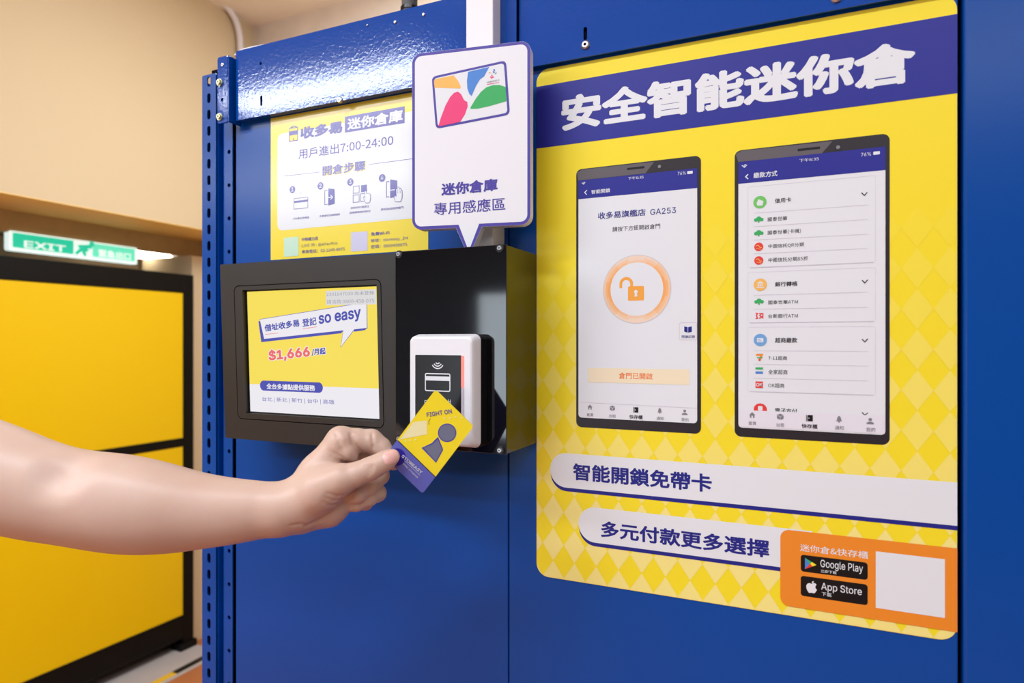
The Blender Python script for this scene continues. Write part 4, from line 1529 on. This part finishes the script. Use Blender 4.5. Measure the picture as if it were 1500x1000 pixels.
def surface_nets(Fd):
    s_ = Fd < 0
    cx, cy, cz = Fd.shape[0] - 1, Fd.shape[1] - 1, Fd.shape[2] - 1
    # only cells near the surface
    mn = np.ones((cx, cy, cz), bool)
    anyin = np.zeros((cx, cy, cz), bool)
    for i in (0, 1):
        for j in (0, 1):
            for k in (0, 1):
                c_ = s_[i:i + cx, j:j + cy, k:k + cz]
                mn &= c_
                anyin |= c_
    act = anyin & ~mn
    I = np.argwhere(act)
    idx = np.full((cx, cy, cz), -1, np.int64)
    idx[act] = np.arange(len(I))
    acc = np.zeros((len(I), 3))
    cnt = np.zeros(len(I))
    for ax in range(3):
        o1, o2 = [a for a in range(3) if a != ax]
        for i in (0, 1):
            for j in (0, 1):
                off = np.zeros(3, int)
                off[o1], off[o2] = i, j
                p0 = I + off
                p1 = p0.copy()
                p1[:, ax] += 1
                f0 = Fd[p0[:, 0], p0[:, 1], p0[:, 2]].astype(float)
                f1 = Fd[p1[:, 0], p1[:, 1], p1[:, 2]].astype(float)
                cr = (f0 < 0) != (f1 < 0)
                t = np.where(cr, f0 / np.where(f0 == f1, 1, f0 - f1), 0)
                pos = p0.astype(float)
                pos[:, ax] += t
                acc[cr] += pos[cr]
                cnt[cr] += 1
    V = acc / cnt[:, None]
    faces = []
    for ax in range(3):
        o1, o2 = [(1, 2), (2, 0), (0, 1)][ax]
        a = [slice(None)] * 3
        b = [slice(None)] * 3
        a[ax], b[ax] = slice(0, -1), slice(1, None)
        cr = s_[tuple(a)] != s_[tuple(b)]
        E_ = np.argwhere(cr)
        E_ = E_[(E_[:, o1] > 0) & (E_[:, o2] > 0) & (E_[:, o1] < Fd.shape[o1] - 1) & (E_[:, o2] < Fd.shape[o2] - 1)]
        ins = s_[E_[:, 0], E_[:, 1], E_[:, 2]]
        q_ = []
        for d1, d2 in ((1, 1), (0, 1), (0, 0), (1, 0)):
            c_ = E_.copy()
            c_[:, o1] -= d1
            c_[:, o2] -= d2
            q_.append(idx[c_[:, 0], c_[:, 1], c_[:, 2]])
        Q = np.stack(q_, 1)
        Q[~ins] = Q[~ins][:, ::-1]
        faces.append(Q)
    return V, np.concatenate(faces)


Vn, Fq = surface_nets(body)
# light smoothing
for _ in range(3):
    acc = np.zeros_like(Vn)
    cnt = np.zeros(len(Vn))
    for a, b in ((0, 1), (1, 2), (2, 3), (3, 0)):
        np.add.at(acc, Fq[:, a], Vn[Fq[:, b]])
        np.add.at(cnt, Fq[:, a], 1)
        np.add.at(acc, Fq[:, b], Vn[Fq[:, a]])
        np.add.at(cnt, Fq[:, b], 1)
    Vn = Vn * .5 + acc / np.maximum(cnt, 1)[:, None] * .5
Vc = lo + Vn * H
B3 = np.array([tuple(RGT), tuple(UP), tuple(FWD)])
Vw = Vc @ B3 + np.array(tuple(CAM))
me = bpy.data.meshes.new('person')
me.from_pydata(Vw.tolist(), [], Fq.tolist())
me.update()
bmo = bmesh.new()
bmo.from_mesh(me)
if bmo.calc_volume(signed=True) < 0:
    bmesh.ops.reverse_faces(bmo, faces=bmo.faces[:])
    bmo.to_mesh(me)
bmo.free()

skin = bpy.data.materials.new('skin')
skin.use_nodes = True
nt = skin.node_tree
bs = nt.nodes['Principled BSDF']
bs.inputs['Roughness'].default_value = 0.42
bs.inputs['Specular IOR Level'].default_value = 0.45
bs.inputs['Subsurface Weight'].default_value = 0.25
bs.inputs['Subsurface Radius'].default_value = (1.0, 0.4, 0.25)
bs.inputs['Subsurface Scale'].default_value = 0.004
tc = nt.nodes.new('ShaderNodeTexCoord')
n1 = nt.nodes.new('ShaderNodeTexNoise')
n1.inputs['Scale'].default_value = 16
n1.inputs['Detail'].default_value = 4
n2 = nt.nodes.new('ShaderNodeTexVoronoi')
n2.inputs['Scale'].default_value = 1100
mx = nt.nodes.new('ShaderNodeMix')
mx.data_type = 'RGBA'
mx.inputs[6].default_value = rgb(216, 188, 172)
mx.inputs[7].default_value = rgb(202, 164, 144)
bp = nt.nodes.new('ShaderNodeBump')
bp.inputs['Strength'].default_value = 0.10
bp.inputs['Distance'].default_value = 0.0006
nt.links.new(tc.outputs['Object'], n1.inputs['Vector'])
nt.links.new(tc.outputs['Object'], n2.inputs['Vector'])
nt.links.new(n1.outputs['Fac'], mx.inputs[0])
nt.links.new(mx.outputs[2], bs.inputs['Base Color'])
nt.links.new(n2.outputs['Distance'], bp.inputs['Height'])
nt.links.new(bp.outputs['Normal'], bs.inputs['Normal'])
person = link_mesh('person', me, None, [skin], True)
tag(person, 'bare arm of a person reaching in, thumb and fingers pinching the yellow card', 'person')

# thumb nail: a thin plate laid over the thumb end
bvh = BVHTree.FromPolygons([tuple(v) for v in Vw], [tuple(f) for f in Fq])
na, nb_ = Vector((561.5, 672.5)), Vector((583, 666.5))       # cuticle and free edge, along the thumb
nax = (nb_ - na)
nper = Vector((-nax.y, nax.x)).normalized()
NU, NW = 16, 12
bm = bmesh.new()
grid = []
for i in range(NU + 1):
    row = []
    for j in range(NW + 1):
        s_, t_ = i / NU, j / NW * 2 - 1
        round_ = math.sqrt(max(0, 1 - (max(0, .22 - s_) / .22) ** 2 * .55)) * (1 - .22 * max(0, (s_ - .75) / .25) ** 2)
        hw = 9.6 * round_
        p2 = na + nax * (s_ - .06 * (1 - t_ * t_) * (1 if s_ < .3 else 0) * 0) + nper * (hw * t_) - nax * (.10 * t_ * t_ * (s_ - .4))
        d = ray(p2.x, p2.y).normalized()
        hit = bvh.ray_cast(CAM, d)
        if hit[0] is None:
            row.append(None)
            continue
        edge = min(1.0, (1 - abs(t_)) * 4, s_ * 5 + .05)
        row.append(bm.verts.new(hit[0] + (hit[1] if hit[1].dot(d) < 0 else -hit[1]) * (.0002 + .0004 * edge)))
    grid.append(row)
for i in range(NU):
    for j in range(NW):
        c_ = (grid[i][j], grid[i + 1][j], grid[i + 1][j + 1], grid[i][j + 1])
        if all(c_):
            bm.faces.new(c_)
nail = mat('nail', (238, 186, 176), rough=0.28, spec=0.5)
bm_done('thumb_nail', bm, nail, person, True)
